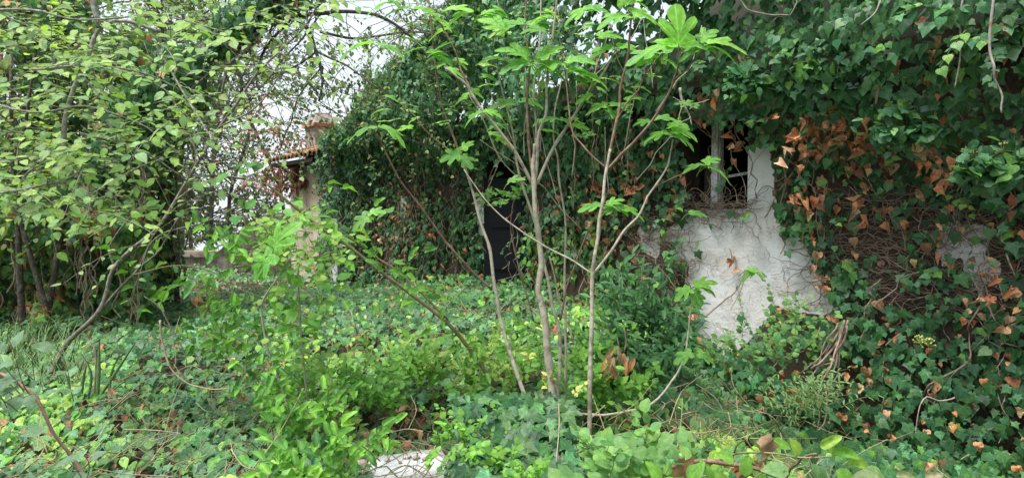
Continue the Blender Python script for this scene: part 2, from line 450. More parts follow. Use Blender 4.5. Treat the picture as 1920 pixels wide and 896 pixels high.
def leaf_mesh(name, chunks, mat, off):
    """chunks: list of (kind, var, P, side, tip, N, size, tint)"""
    Vs, Fs, Ls, Ts = [], [], [], []; n0 = 0
    for kind, var, P, S, Tp, N, sz, ti in chunks:
        tv, tf, lp = T[kind][var]; n = len(P); m = len(tv)
        v = (P[:, None, :] + sz[:, None, None] * (tv[None, :, 0:1] * S[:, None, :] + tv[None, :, 1:2] * Tp[:, None, :] + tv[None, :, 2:3] * N[:, None, :]))
        Vs.append(v.reshape(-1, 3) - off)
        Fs.append((tf[None] + (np.arange(n) * m)[:, None, None] + n0).reshape(-1, 3))
        Ls.append(np.broadcast_to(lp[None], (n, m, 3)).reshape(-1, 3)); Ts.append(np.repeat(ti, m, axis=0)); n0 += n * m
    v = np.concatenate(Vs); f = np.concatenate(Fs); lp = np.concatenate(Ls); ti = np.concatenate(Ts)
    me = bpy.data.meshes.new(name)
    me.vertices.add(len(v)); me.vertices.foreach_set('co', v.astype(np.float32).ravel())
    me.loops.add(f.size); me.loops.foreach_set('vertex_index', f.astype(np.int32).ravel())
    me.polygons.add(len(f)); me.polygons.foreach_set('loop_start', (np.arange(len(f)) * 3).astype(np.int32))
    me.update(calc_edges=True)
    me.polygons.foreach_set('use_smooth', np.ones(len(f), bool))
    a = me.attributes.new('lp', 'FLOAT_VECTOR', 'POINT'); a.data.foreach_set('vector', lp.astype(np.float32).ravel())
    a = me.attributes.new('tint', 'FLOAT_COLOR', 'POINT'); a.data.foreach_set('color', ti.astype(np.float32).ravel())
    me.materials.append(mat)
    return me

def finish_leaves(L, mat, parent, singles=300, rest='foliage', margin=20, score=None, pieces='leaf'):
    """the leaves that show largest become objects named leaf, the others one mesh"""
    if not L.it: return
    off = world_of(parent) if parent is not None else np.zeros(3)
    keys, arrs = [], []
    for (kind, k), a in L.merged():
        keys.append((kind, k)); arrs.append(a)
    gi = np.concatenate([np.full(len(a[0]), i) for i, a in enumerate(arrs)])
    li = np.concatenate([np.arange(len(a[0])) for a in arrs])
    P = np.concatenate([a[0] for a in arrs]); SZ = np.concatenate([a[4] for a in arrs]); N = np.concatenate([a[3] for a in arrs])
    px, py, f = project(P + 0.4 * SZ[:, None] * np.concatenate([a[2] for a in arrs]))
    sc = SZ / np.maximum(f, .1) * (0.35 + np.abs((N * unit(CAM - P)).sum(1)))
    sc = np.where((px > margin) & (px < 1920 - margin) & (py > margin) & (py < 896 - margin) & (f > 0.3), sc, 0)
    if score is not None: sc = sc * score(P)
    order = np.argsort(-sc)
    pick = order[:singles]; pick = pick[sc[pick] > 0]
    sel = np.zeros(len(gi), bool); sel[pick] = True
    chunks = []
    for i, a in enumerate(arrs):
        keep = ~sel[gi == i]
        if keep.any(): chunks.append((keys[i][0], keys[i][1], *[q[keep] for q in a]))
    for i, a in enumerate(arrs):
        ids = li[sel & (gi == i)]
        if not len(ids): continue
        tints = a[5][ids]; K = min(6, len(ids)); base = tints[rs.choice(len(ids), K, replace=False)]
        z = np.zeros((1, 3))
        meshes = [leaf_mesh('leaf', [(keys[i][0], keys[i][1], z, np.array([[1., 0, 0]]), np.array([[0, 1., 0]]), np.array([[0, 0, 1.]]), np.ones(1), b[None])], mat, np.zeros(3)) for b in base]
        near = ((tints[:, None, :] - base[None]) ** 2).sum(2).argmin(1)
        for q, idx in enumerate(ids):
            o = bpy.data.objects.new(pieces, meshes[near[q]])
            p, s_, t_, n_, z_ = a[0][idx] - off, a[1][idx], a[2][idx], a[3][idx], float(a[4][idx])
            o.matrix_basis = Matrix(((s_[0] * z_, t_[0] * z_, n_[0] * z_, p[0]), (s_[1] * z_, t_[1] * z_, n_[1] * z_, p[1]), (s_[2] * z_, t_[2] * z_, n_[2] * z_, p[2]), (0, 0, 0, 1)))
            COL.objects.link(o); o.parent = parent
    if chunks:
        o = bpy.data.objects.new(rest, leaf_mesh(rest, chunks, mat, off)); COL.objects.link(o)
        if parent is not None: o.parent = parent
        o['kind'] = 'stuff'
        return o

def tints(n, cols, var=0.18, dry=0.0, w=None):
    cols = np.array([c if len(c) == 4 else (*c, dry) for c in cols], float)
    i = rs.choice(len(cols), n, p=w)
    t = cols[i].copy(); t[:, :3] *= np.exp(rs.normal(0, var, (n, 1))); t[:, :3] *= np.exp(rs.normal(0, var * .25, (n, 3)))
    return t

IVY_DARK = [(.032, .092, .036), (.045, .130, .050), (.062, .165, .060), (.085, .205, .072)]
IVY_BLUE = [(.050, .145, .066), (.070, .19, .088), (.10, .25, .115), (.042, .120, .044)]
IVY_LIGHT = [(.12, .28, .065), (.18, .36, .08)]
DEAD = [(.60, .27, .13, 1), (.46, .19, .095, 1), (.27, .13, .08, 1), (.52, .33, .20, 1), (.52, .25, .13, 1)]
BRIGHT = [(.17, .38, .06), (.22, .45, .075), (.12, .30, .06), (.30, .47, .08)]

# ------------------------------------------------------------------ ground
def build_ground():
    xs = np.concatenate([-np.geomspace(700, 9, 12), np.linspace(-8, 5, 90), np.geomspace(6, 700, 12)])
    ys = np.concatenate([-np.geomspace(700, 3, 8), np.linspace(-2, 13, 100), np.geomspace(14, 900, 14)])
    X, Y = np.meshgrid(xs, ys); Z = ground_z(X, Y)
    far = sstep(12.6, 17, Y); Z = Z * (1 - far) + (0.3 - .075 * (Y - 12.6)) * far   # the land falls away behind the garden wall
    v = np.stack([X, Y, Z], -1).reshape(-1, 3); w = len(xs)
    f = [(j * w + i, j * w + i + 1, (j + 1) * w + i + 1, (j + 1) * w + i) for j in range(len(ys) - 1) for i in range(w - 1)]
    m = MB(); m.raw(v, f); m.build('ground', M_SOIL, kind='structure')
build_ground()

# ------------------------------------------------------------------ house
house = thing('house', W(-2.5, 0.3), 'abandoned white plastered house overgrown by ivy, with an empty window and a dark doorway', 'house')
s0, zt = onwall(1283, 232); s1, zb = onwall(1401, 391)
WIN = (s0, s1, zb, onwall(1340, 225)[1])
DOOR = (onwall(912, 400)[0], onwall(990, 400)[0], 0.3, onwall(945, 285)[1])
PATCH = [(1290, 398), (1400, 398), (1400, 284), (1405, 276), (1440, 268), (1453, 330), (1457, 400), (1472, 440), (1515, 455), (1522, 490), (1545, 540), (1578, 578), (1540, 592), (1490, 585), (1450, 572), (1435, 600), (1405, 640), (1370, 668), (1322, 655), (1300, 600), (1318, 560), (1285, 530), (1292, 500), (1262, 478), (1270, 452), (1240, 455), (1252, 425), (1280, 418)]
PATCH2 = [(1760, 425), (1790, 400), (1812, 430), (1835, 410), (1858, 440), (1850, 480), (1880, 500), (1872, 545), (1846, 520), (1838, 560), (1812, 530), (1800, 480), (1770, 500), (1750, 465)]
PATCH3 = [(890, 375), (908, 370), (909, 440), (898, 445)]
PATCHES = [PATCH, PATCH2, PATCH3, [(748, 365), (762, 365), (762, 410), (750, 410)], [(1195, 425), (1240, 420), (1235, 490), (1205, 470)]]
def wall_grid():
    ds = 0.034
    ss = np.arange(-6.8, 4.6, ds); zs = np.arange(0.0, 2.75, ds)
    ss = np.array(sorted(set([round(a, 4) for a in ss if min(abs(a - q) for q in (WIN[0], WIN[1], DOOR[0], DOOR[1])) > .02] + [WIN[0], WIN[1], DOOR[0], DOOR[1]])))
    zs = np.array(sorted(set([round(a, 4) for a in zs if min(abs(a - q) for q in (WIN[2], WIN[3], DOOR[3])) > .02] + [WIN[2], WIN[3], DOOR[3]])))
    S, Z = np.meshgrid(ss, zs)
    edge = np.zeros(S.shape, bool)
    for q in (WIN[0], WIN[1], DOOR[0], DOOR[1]): edge |= np.abs(S - q) < 1e-6
    for q in (WIN[2], WIN[3], DOOR[3]): edge |= np.abs(Z - q) < 1e-6
    O = np.where(edge, 0, 0.012 * vnoise(S * 3, Z * 3, 0, 1) + 0.006 * vnoise(S * 11, Z * 11, 0, 2))
    P = W(S, Z, O).reshape(-1, 3); w = len(ss); f = []
    for j in range(len(zs) - 1):
        for i in range(w - 1):
            sm, zm = (ss[i] + ss[i + 1]) / 2, (zs[j] + zs[j + 1]) / 2
            if WIN[0] < sm < WIN[1] and WIN[2] < zm < WIN[3]: continue
            if DOOR[0] < sm < DOOR[1] and zm < DOOR[3]: continue
            f.append((j * w + i, j * w + i + 1, (j + 1) * w + i + 1, (j + 1) * w + i))
    m = MB(); m.raw(P, f)
    # reveals: the wall is 0.4 m thick
    for (a, b, c, d) in (WIN, DOOR):
        c0 = max(c, 0.0)
        for q in ([(a, c0), (a, d)], [(b, d), (b, c0)], [(a, d), (b, d)], [(b, c0), (a, c0)]):
            (sa, za), (sb, zb_) = q
            m.raw(np.array([W(sa, za, 0), W(sb, zb_, 0), W(sb, zb_, -.4), W(sa, za, -.4)]), [(0, 1, 2, 3)])
    o = m.build('wall', M_PLASTER, house)
    me = o.data; n = len(P)
    co = np.concatenate(m.v)
    px, py, _ = project(co)
    # distance-softened membership of the bare patches
    g = np.ones(len(co))
    for pol in PATCHES:
        acc = np.zeros(len(co))
        for dx, dy in ((0, 0), (4, 0), (-4, 0), (0, 4), (0, -4)): acc += inpoly(px + dx, py + dy, pol)
        g = np.minimum(g, 1 - acc / 5)
    a = me.attributes.new('grime_and_shade', 'FLOAT', 'POINT'); a.data.foreach_set('value', g.astype(np.float32))
wall_grid()
def house_rest():
    inner = MB()
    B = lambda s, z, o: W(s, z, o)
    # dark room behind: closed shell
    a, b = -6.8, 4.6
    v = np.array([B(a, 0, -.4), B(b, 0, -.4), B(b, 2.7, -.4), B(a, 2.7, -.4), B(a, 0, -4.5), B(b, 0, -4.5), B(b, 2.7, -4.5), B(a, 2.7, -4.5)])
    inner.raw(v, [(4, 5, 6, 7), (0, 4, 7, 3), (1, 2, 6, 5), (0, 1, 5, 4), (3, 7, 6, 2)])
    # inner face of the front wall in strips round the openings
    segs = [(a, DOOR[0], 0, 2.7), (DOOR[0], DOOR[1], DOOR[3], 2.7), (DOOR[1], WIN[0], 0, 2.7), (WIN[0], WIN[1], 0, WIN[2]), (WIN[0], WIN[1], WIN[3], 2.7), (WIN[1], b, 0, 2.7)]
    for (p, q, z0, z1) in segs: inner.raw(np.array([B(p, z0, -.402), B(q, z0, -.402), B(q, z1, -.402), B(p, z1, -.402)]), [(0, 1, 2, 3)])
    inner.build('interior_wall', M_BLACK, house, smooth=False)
    # roof: ridge falls away to the left
    rf = MB(); S = np.linspace(-6.9, 4.8, 24); row = []
    ridge = lambda s: np.interp(s, [-6.9, -4.6, -2.5, 0, 4.8], [2.62, 3.2, 3.85, 4.6, 4.9])
    pts = []
    for s in S: pts += [W(s, min(2.62, ridge(s)), .06), W(s, ridge(s), -2.4), W(s, 2.5, -5.0), W(s, min(2.5, ridge(s) - .1), .06)]
    f = []
    for i in range(len(S) - 1):
        for k in range(4): f.append((i * 4 + k, i * 4 + (k + 1) % 4, (i + 1) * 4 + (k + 1) % 4, (i + 1) * 4 + k))
    rf.raw(np.array(pts), f); rf.build('roof', M_OLDROOF, house, smooth=False)
    # rafters and lintel over the window, a broken board shows through the leaves
    r3 = [[WT[0], WN[0], 0], [WT[1], WN[1], 0], [0, 0, 1]]
    m = MB(); m.box(W((WIN[0] + WIN[1]) / 2, WIN[3] + .07, .04), (1.1, .16, .13), r3, .01); m.build('lintel', M_BLOCK, house, smooth=False)
    # window
    wroot = MB(); fr = .055
    wa, wb, wc, wdz = WIN
    mid = (wa + wb) / 2
    wm = MB()
    wm.box(W(mid, wc + fr / 2, -.16), (wb - wa, .05, fr), r3); wm.box(W(mid, wdz - fr / 2, -.16), (wb - wa, .05, fr), r3)
    wm.box(W(wa + fr / 2, (wc + wdz) / 2, -.163), (fr, .05, wdz - wc - 2 * fr), r3); wm.box(W(wb - fr / 2, (wc + wdz) / 2, -.163), (fr, .05, wdz - wc - 2 * fr), r3)
    win = wm.build('window', M_DARKWOOD, house, smooth=False)
    sm = onwall(1338, 330)[0]
    mm = MB(); mm.box(W(sm, (wc + wdz) / 2, -.05), (.075, .045, wdz - wc - .01), r3, .002); mm.box(W(sm + .012, (wc + wdz) / 2, -.02), (.03, .02, wdz - wc - .03), r3)
    mm.build('mullion', M_PAINTWOOD, win, smooth=False)
    gb = MB(); sa, za = onwall(1352, 329); sb, zb2 = onwall(1398, 320)
    gb.tube([W(sm + .05, za - .01, -.08), W(wb - .02, za + .015, -.08)], .012, 6); gb.build('glazing_bar', M_PAINTWOOD, win)
    gb = MB(); gb.box(W(wa + .16, (wc + wdz) / 2 - .12, -.1), (.05, .035, (wdz - wc) * .6), r3, .002); gb.build('sash', M_DARKWOOD, win, smooth=False)
    # sill
    m = MB(); m.box(W(mid + .02, wc - .03, -.035), (wb - wa + .0, .09, .055), r3, .006); m.build('window_sill', M_PILASTER, house, smooth=False)
    # door leaf ajar inside the doorway, and its jamb
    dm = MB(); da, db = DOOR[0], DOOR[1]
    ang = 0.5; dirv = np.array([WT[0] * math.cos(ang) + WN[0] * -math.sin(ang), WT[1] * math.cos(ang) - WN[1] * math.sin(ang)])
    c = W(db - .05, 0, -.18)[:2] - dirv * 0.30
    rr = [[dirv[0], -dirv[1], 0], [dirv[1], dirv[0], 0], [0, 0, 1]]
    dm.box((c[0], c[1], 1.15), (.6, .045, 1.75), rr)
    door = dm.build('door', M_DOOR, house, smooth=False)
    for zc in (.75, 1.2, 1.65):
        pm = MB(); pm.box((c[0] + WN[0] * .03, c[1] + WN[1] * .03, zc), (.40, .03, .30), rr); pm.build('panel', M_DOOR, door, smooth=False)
    # the left end: cream wall, pilaster, eave tiles, chimney
    sl_ = onwall(545, 400)[0]; sr_ = -6.8
    m = MB(); mids = (sl_ + sr_) / 2
    m.box(W(mids, 1.2, -.2), (sr_ - sl_, .40, 2.52), r3, .0); m.build('wall', M_CREAM, house, smooth=False, label='cream end wall past the ivy')
    m = MB(); pa, pb = onwall(612, 370)[0], onwall(641, 370)[0]
    m.box(W((pa + pb) / 2, 1.2, .045), (pb - pa, .09, 2.38), r3, .004); m.build('pilaster', M_PILASTER, house, smooth=False)
    m = MB(); m.box(W(mids - .0, 2.49, .05), (sr_ - sl_ + .2, .5, .07), r3, .008); m.build('eave_board', M_DARKWOOD, house, smooth=False)
    for i, s in enumerate(np.arange(sl_ + .05, sr_ + .5, .165)):
        for rowi in range(3):
            tm = MB(); L_ = .42; aa = np.linspace(-.1, math.pi + .1, 8)
            prof = [(math.cos(a) * .085, math.sin(a) * .07) for a in aa]
            vv = []
            o0 = .36 - rowi * .34
            js = rnd.uniform(-.012, .012); jz = rnd.uniform(-.008, .012)
            for (oo, zz, k) in ((o0, 2.55 + rowi * .12, 1.0), (o0 - L_, 2.55 + .15 + rowi * .12, .85)):
                for (u, h) in prof: vv.append(W(s + js + u * k, zz + jz + h * k, oo))
                for (u, h) in prof[::-1]: vv.append(W(s + js + u * k * .84, zz + jz + h * k * .8 - .002, oo))
            f = [(k, (k + 1) % 16, 16 + (k + 1) % 16, 16 + k) for k in range(16)]; f.append(tuple(range(16))); f.append(tuple(range(31, 15, -1)))
            tm.raw(np.array(vv), f); tm.build('roof_tile', M_TILE, house)
    m = MB(); cx = -7.25
    cpos = V(603, 300, 10.9); rot = [[WT[0], WN[0], 0], [WT[1], WN[1], 0], [0, 0, 1]]
    z0 = V(603, 330, 10.9)[2]; z1 = V(603, 241, 10.9)[2]; zc1 = V(603, 214, 10.9)[2]
    m.box((cpos[0], cpos[1], (z0 + z1) / 2 - .2), (.40, .40, z1 - z0 + .4), rot, .008)
    ch = m.build('chimney', M_CHIM, house, smooth=False)
    m = MB(); m.box((cpos[0], cpos[1], z1 + .03), (.50, .50, .055), rot, .01); m.build('chimney_ledge', M_TILE, ch, smooth=False)
    b = np.array([[-1, -1, 0], [1, -1, 0], [1, 1, 0], [-1, 1, 0]], float) * .23; tp = b * .42; tp[:, 2] = zc1 - z1 - .05
    q = np.vstack([b, tp]) @ np.array(rot).T + np.array([cpos[0], cpos[1], z1 + .06])
    m = MB(); m.raw(q, [(0, 1, 5, 4), (1, 2, 6, 5), (2, 3, 7, 6), (3, 0, 4, 7), (4, 5, 6, 7)]); m.build('chimney_cap', M_CHIM, ch, smooth=False)
house_rest()
m = MB(); P0 = V(940, 548, 6.55)
m.raw(np.array([P0 + [-.05, 0, -.02], P0 + [.06, .02, 0], P0 + [.05, .05, .10], P0 + [0, .03, .07], P0 + [.045, .02, .15], P0 + [-.02, .05, .05]]), [(0, 1, 4, 3), (1, 2, 4), (0, 3, 5), (0, 5, 2, 1), (3, 4, 2, 5)])
m.build('rag', M_CLOTH, label='pale grey rag lying at the foot of the dark doorway', cat='rag')

# ------------------------------------------------------------------ garden wall and ruined wall on the left
def garden_walls():
    g = thing('garden_wall', V(350, 525, 11.8), 'low brown concrete block garden wall with a flat coping beyond the ivy ground', 'wall')
    a, b = V(215, 480, 11.9), V(452, 490, 11.6)
    d = b - a; d[2] = 0; L = np.linalg.norm(d); d = d / L; nrm = np.array([-d[1], d[0], 0]); rot = [[d[0], nrm[0], 0], [d[1], nrm[1], 0], [0, 0, 1]]
    zt = V(350, 470, 11.8)[2]
    k = 0; x = -1.5
    while x < L:
        w = .95; m = MB(); c = a + d * (x + w / 2); m.box((c[0], c[1], zt - .05), (w - .012, .30, .10), rot, .008); m.build('coping', M_BLOCK, g, smooth=False); x += w
    for r_ in range(4):
        x = -1.5 - (.2 if r_ % 2 else 0)
        while x < L:
            w = .42; m = MB(); c = a + d * (x + w / 2) + nrm * rnd.uniform(-.006, .006)
            m.box((c[0], c[1], zt - .105 - .095 - r_ * .195), (w - .010, .2, .185), rot, .006); m.build('block', M_BLOCK, g, smooth=False); x += w
    m = MB()
    top = [(402, 476), (420, 462), (438, 448), (452, 430), (476, 412), (500, 405), (525, 398), (552, 392)]
    xs_ = np.linspace(402, 552, 34); top = [(x, float(np.interp(x, [p[0] for p in top], [p[1] for p in top])) + rnd.uniform(-3, 3)) for x in xs_]
    tp = [V(p, q, 11.3 - i * .01) for i, (p, q) in enumerate(top)]
    v = []
    for i, p in enumerate(tp):
        j = rs.normal(0, .01, 3)
        v += [p + j * [0, 1, 1], [p[0], p[1], .2], [p[0] + .1, p[1] + .35, .2], [p[0] + .1, p[1] + .35, p[2] + .02]]
    n = len(tp)
    f = [(4 * i + k, 4 * i + (k + 1) % 4, 4 * i + 4 + (k + 1) % 4, 4 * i + 4 + k) for i in range(n - 1) for k in range(4)] + [(0, 3, 2, 1), (4 * n - 4, 4 * n - 3, 4 * n - 2, 4 * n - 1)]
    m.raw(np.array(v, float), f)
    m.build('ruined_wall', M_OLDWALL, smooth=False, label='grey mould-stained ruined wall sloping down from the cream house end', cat='wall')
garden_walls()

# stones
def stone(px, py, Y, r, name, label, cat, group=None, sq=(1, 1, .6)):
    import bmesh
    bm = bmesh.new(); bmesh.ops.create_icosphere(bm, subdivisions=2, radius=1)
    for v in bm.verts:
        n_ = float(vnoise(v.co.x * 1.6 + px, v.co.y * 1.6, v.co.z * 1.6 + py)); v.co *= 1 + .3 * n_
        v.co.x *= r * sq[0]; v.co.y *= r * sq[1]; v.co.z *= r * sq[2]
    me = bpy.data.meshes.new(name); bm.to_mesh(me); bm.free(); me.materials.append(M_STONE)
    o = bpy.data.objects.new(name, me); COL.objects.link(o); o.location = V(px, py, Y); o.rotation_euler = (rnd.uniform(-.3, .3), rnd.uniform(-.3, .3), rnd.uniform(0, 6))
    return setp(o, label, cat, group)
stone(372, 526, 9.8, .14, 'rubble_stone', 'pale rubble stone lying at the foot of the garden wall', 'stone')
stone(340, 531, 9.6, .10, 'rubble_stone', 'small brown stone beside the pale one by the garden wall', 'stone')
stone(276, 528, 9.4, .12, 'rubble_stone', 'flat grey stone farthest left below the garden wall', 'stone', sq=(1.5, 1, .4))

# concrete slab in the foreground
def slab():
    m = MB(); Y = 2.45
    zt = V(760, 868, Y)[2]
    front = [V(695, 893, Y - .1), V(850, 862, Y + .03)]
    a = np.array([V(690, 885, 2.38)[0], 2.38]); b = np.array([V(848, 862, 2.50)[0], 2.50])
    d = unit(b - a); nrm = np.array([-d[1], d[0]])
    v = []
    ztop = 0.595
    for t in np.linspace(-.02, 1, 9):
        p = a + (b - a) * t; w = rs.normal(0, .003)
        for (o, z) in ((0, ztop - .35), (0.0, ztop - .015 + w), (.02, ztop + w), (.20, ztop + .008), (.20, ztop - .35)):
            q = p + nrm * o; v.append((q[0], q[1], z))
    f = [(5 * i + k, 5 * i + k + 1, 5 * i + 6 + k, 5 * i + 5 + k) for i in range(8) for k in range(4)] + [(0, 4, 3, 2, 1), (40, 41, 42, 43, 44)]
    m.raw(np.array(v), f)
    return m.build('concrete_slab', M_PILASTER, label='white concrete block edge showing under the ivy at the bottom', cat='slab'), a, b, nrm, ztop
SL, sa_, sb_, sn_, SLZ = slab()
for i in range(9):
    t = [.28, .42, .5, .55, .62, .66, .72, .80, .9][i]; q = sa_ + (sb_ - sa_) * t + sn_ * (.10 + .05 * rnd.random())
    px, py, f_ = project(np.array([q[0], q[1], SLZ + .012]))
    stone(float(px), float(py), q[1], rnd.uniform(.007, .014), 'pebble', 'small pale pebble lying on the edge of the white slab', 'pebble', 'pebbles on the white slab')
q = sa_ + sn_ * .06; px, py, f_ = project(np.array([q[0] + .0, q[1], SLZ + .03]))
stone(676, 870, 2.44, .034, 'rubble_stone', 'pale brown square stone at the left end of the white slab', 'stone')

# ------------------------------------------------------------------ wall ivy
DEADC = [(1520, 245, 45, 30, .8), (1560, 245, 35, 25, .5), (1190, 350, 30, 22, .6), (1165, 365, 30, 25, .5), (1105, 400, 30, 25, .6), (1130, 345, 25, 20, .4), (1315, 370, 25, 20, .4), (1382, 272, 18, 26, .85), (1602, 262, 30, 20, .6), (1660, 285, 26, 22, .6), (1750, 300, 26, 20, .6), (1770, 335, 26, 16, .6), (1525, 375, 30, 26, .7), (1612, 385, 24, 18, .6), (1340, 180, 16, 12, .8), (1600, 310, 20, 14, .6), (1700, 335, 30, 14, .4), (1765, 105, 22, 45, .4), (1885, 90, 20, 30, .5), (1868, 60, 12, 12, .8), (1545, 525, 15, 14, .8), (1480, 390, 14, 20, .5), (1240, 500, 35, 50, .45), (1265, 690, 40, 40, .4), (1130, 460, 40, 40, .35), (1180, 560, 60, 60, .12), (770, 350, 40, 60, .35), (760, 440, 60, 50, .3), (1040, 330, 30, 60, .25), (1310, 740, 80, 60, .25), (1570, 450, 60, 80, .25), (1740, 380, 80, 60, .25), (1880, 560, 50, 100, .35), (1600, 780, 140, 80, .15), (1800, 780, 100, 100, .15), (1480, 690, 60, 60, .2)]
TANGLE = [[(1180, 395), (1300, 390), (1300, 530), (1290, 620), (1230, 600), (1210, 480), (1170, 440)], [(1290, 376), (1400, 376), (1400, 402), (1290, 402)], [(1560, 380), (1760, 340), (1925, 370), (1925, 570), (1800, 590), (1620, 560), (1580, 600), (1530, 560), (1500, 450)]]
def envelope(s, v):
    """the leaf surface: point and outward normal of the ivy mass at wall parameter (s, v)"""
    top = np.interp(s, [-6.9, -5.8, -4.6, -2.9, -1.5, 0, 2, 4.6], [2.25, 2.62, 3.0, 3.55, 4.0, 4.3, 4.4, 4.4])
    bul = .10 + .08 * vnoise(s * 1.3, v * 1.3, 0, 5) + .07 * vnoise(s * 3.4, v * 3.4, 0, 6)
    over = .58 * sstep(1.95, 2.75, v) * np.interp(s, [-7, -4, -1, 1], [.55, .8, 1, 1.15]) + .22 * sstep(2.2, 2.9, v) * vnoise(s * 1.1, v * .9, 0, 8)
    foot = np.interp(s, [-7, -3, -1, 1.2, 2.2], [.05, .1, .2, .32, .22]) * sstep(1.05, .45, v)
    o = bul + over + foot
    up = np.maximum(v - top, 0)
    vv = np.minimum(v, top)
    hump = np.sin(np.minimum(up / .5, 1) * math.pi / 2)
    z = vv + .22 * hump + .30 * np.maximum(up - .3, 0) + .16 * vnoise(s * 1.9, up * 2 + 5, 0, 9) + .06 * vnoise(s * 5, up * 4 + 5, 0, 19)
    o = o - .85 * np.maximum(up - .1, 0)
    ny = sstep(0, .5, up)
    N = np.stack([WN[0] * (1 - .8 * ny), WN[1] * (1 - .8 * ny), .35 + .9 * ny - .0 * s], -1)
    return W(s, z, o), unit(N)
ROOTS = {}
def wall_ivy():
    zones = {
        'left': dict(name='ivy_curtain', label='dark ivy curtain covering the house front left of the doorway', rng=(-6.95, DOOR[0] + .02)),
        'mid': dict(name='ivy_curtain', label='ivy on the house front between the doorway and the empty window', rng=(DOOR[1] - .30, WIN[0] + .1)),
        'top': dict(name='ivy_curtain', label='dense dark ivy overhanging the window and filling the upper right', rng=(WIN[0] + .0, 4.5)),
        'low': dict(name='ivy_curtain', label='glossy ivy with scattered brown leaves covering the lower right wall', rng=(WIN[0] + .1, 4.5))}
    n = 82000
    s = -6.95 + 11.5 * rs.rand(n) ** 1.0; v = .15 + rs.rand(n) * 5.3
    P, N = envelope(s, v)
    lay = rs.rand(n)                                  # depth inside the mass: 0 at the surface
    P = P - N * (lay ** 1.5)[:, None] * .16 + unit(rs.normal(0, 1, (n, 3))) * rs.uniform(0, .045, (n, 1))
    px, py, f = project(P)
    o_ = (P[:, :2] - WO) @ WN
    keep = (o_ > .015) | (v > 2.6)
    prob = np.ones(n)
    facade = v < 3.3
    inwin = inpoly(px, py, [(1268, 255), (1330, 236), (1392, 262), (1402, 320), (1402, 396), (1292, 392), (1290, 310)])
    prob[inwin] = .0
    rimw = inpoly(px, py, [(1285, 240), (1325, 228), (1405, 240), (1410, 400), (1285, 400)]) & ~inwin
    prob[rimw] = .3
    indoor = inpoly(px, py, [(903, 320), (930, 290), (968, 318), (975, 460), (962, 548), (918, 548), (916, 450), (908, 380)])
    prob[indoor] = .012
    for pol, pr in zip(PATCHES, (.008, .16, .06, .3, .25)): prob[inpoly(px, py, pol)] = pr
    for pol, pr in zip(TANGLE, (.22, .05, .26)):
        m = inpoly(px, py, pol) & (prob > .5); prob[m] = pr + .45 * (vnoise(px[m] / 45, py[m] / 45, 0, 3) > .05)
    # scattered gaps
    prob *= np.where(facade, np.clip(.95 + .6 * vnoise(s * 2.6, v * 2.6, 0, 12), np.where(s < 0, .75, .4), 1), 1)
    thin = inpoly(px, py, [(1040, 620), (1290, 640), (1380, 680), (1330, 800), (1080, 760)])
    keep &= rs.rand(n) < prob
    keep &= P[:, 2] > ground_z(P[:, 0], P[:, 1]) - .05
    s, v, P, N, px, py, lay = [a[keep] for a in (s, v, P, N, px, py, lay)]; n = len(s)
    # orientation: tips hang down, blades lean out to the light
    dn = np.tile([0., 0, -1.], (n, 1)); sidev = np.tile([WT[0], WT[1], 0], (n, 1)) * rs.normal(0, .45, (n, 1))
    Nn = unit(N + rs.normal(0, .34, (n, 3)) + np.array([0, 0, .55]))
    Tp = unit(dn + sidev + Nn * .25 + rs.normal(0, .2, (n, 3)))
    size = np.clip(rs.lognormal(math.log(.050), .34, n), .022, .085)
    size = size * np.interp(s, [-6.8, -3, 0], [1.0, .98, .98]) * np.where((v < 1.0) & (s > .2), 1.02, 1)
    # tint
    t = tints(n, IVY_DARK + IVY_BLUE, .22)
    light = (vnoise(s * 2.2, v * 2.2, 0, 21) > .45) | (rs.rand(n) < .05)
    lm = light & (rs.rand(n) < .45); t[lm] = tints(lm.sum(), IVY_LIGHT + IVY_BLUE[1:3], .2)
    cen = (s > DOOR[1] - .2) & (s < WIN[0] + .2) & (py > 430); cm = cen & (rs.rand(n) < .5); t[cm] = tints(cm.sum(), BRIGHT[:3] + IVY_LIGHT, .2)
    pb = np.full(n, .012) + .05 * ((s > 0) & (v < 2.4)) + .03 * ((s < 0) & (v < 2.0))
    pb = pb + np.where((px > 1150) & (py > 200) & (v < 3.0), .13 * np.exp(-((py - 350 - .05 * (px - 1400)) / 130.0) ** 2), 0) + np.where((px > 1400) & (py > 560), .05, 0)
    for (cx, cy, rx, ry, a) in DEADC: pb = np.maximum(pb, a * np.exp(-(((px - cx) / rx) ** 2 + ((py - cy) / ry) ** 2)))
    pb = pb + .10 * (lay > .8) * (v < 2.6)
    dead = rs.rand(n) < pb
    t[dead] = tints(dead.sum(), DEAD, .22)
    soft = vnoise(s * 1.2, v * 1.2, 0, 30)
    kind = np.where(dead, 2, np.where(rs.rand(n) < np.where((v > 1.9) & (s > -1), .75, .35), 1, 0))
    zone = np.where(s < (DOOR[0] + DOOR[1]) / 2, 0, np.where(s < WIN[0] + .05, 1, np.where(v > WIN[2] + .35, 2, 3)))
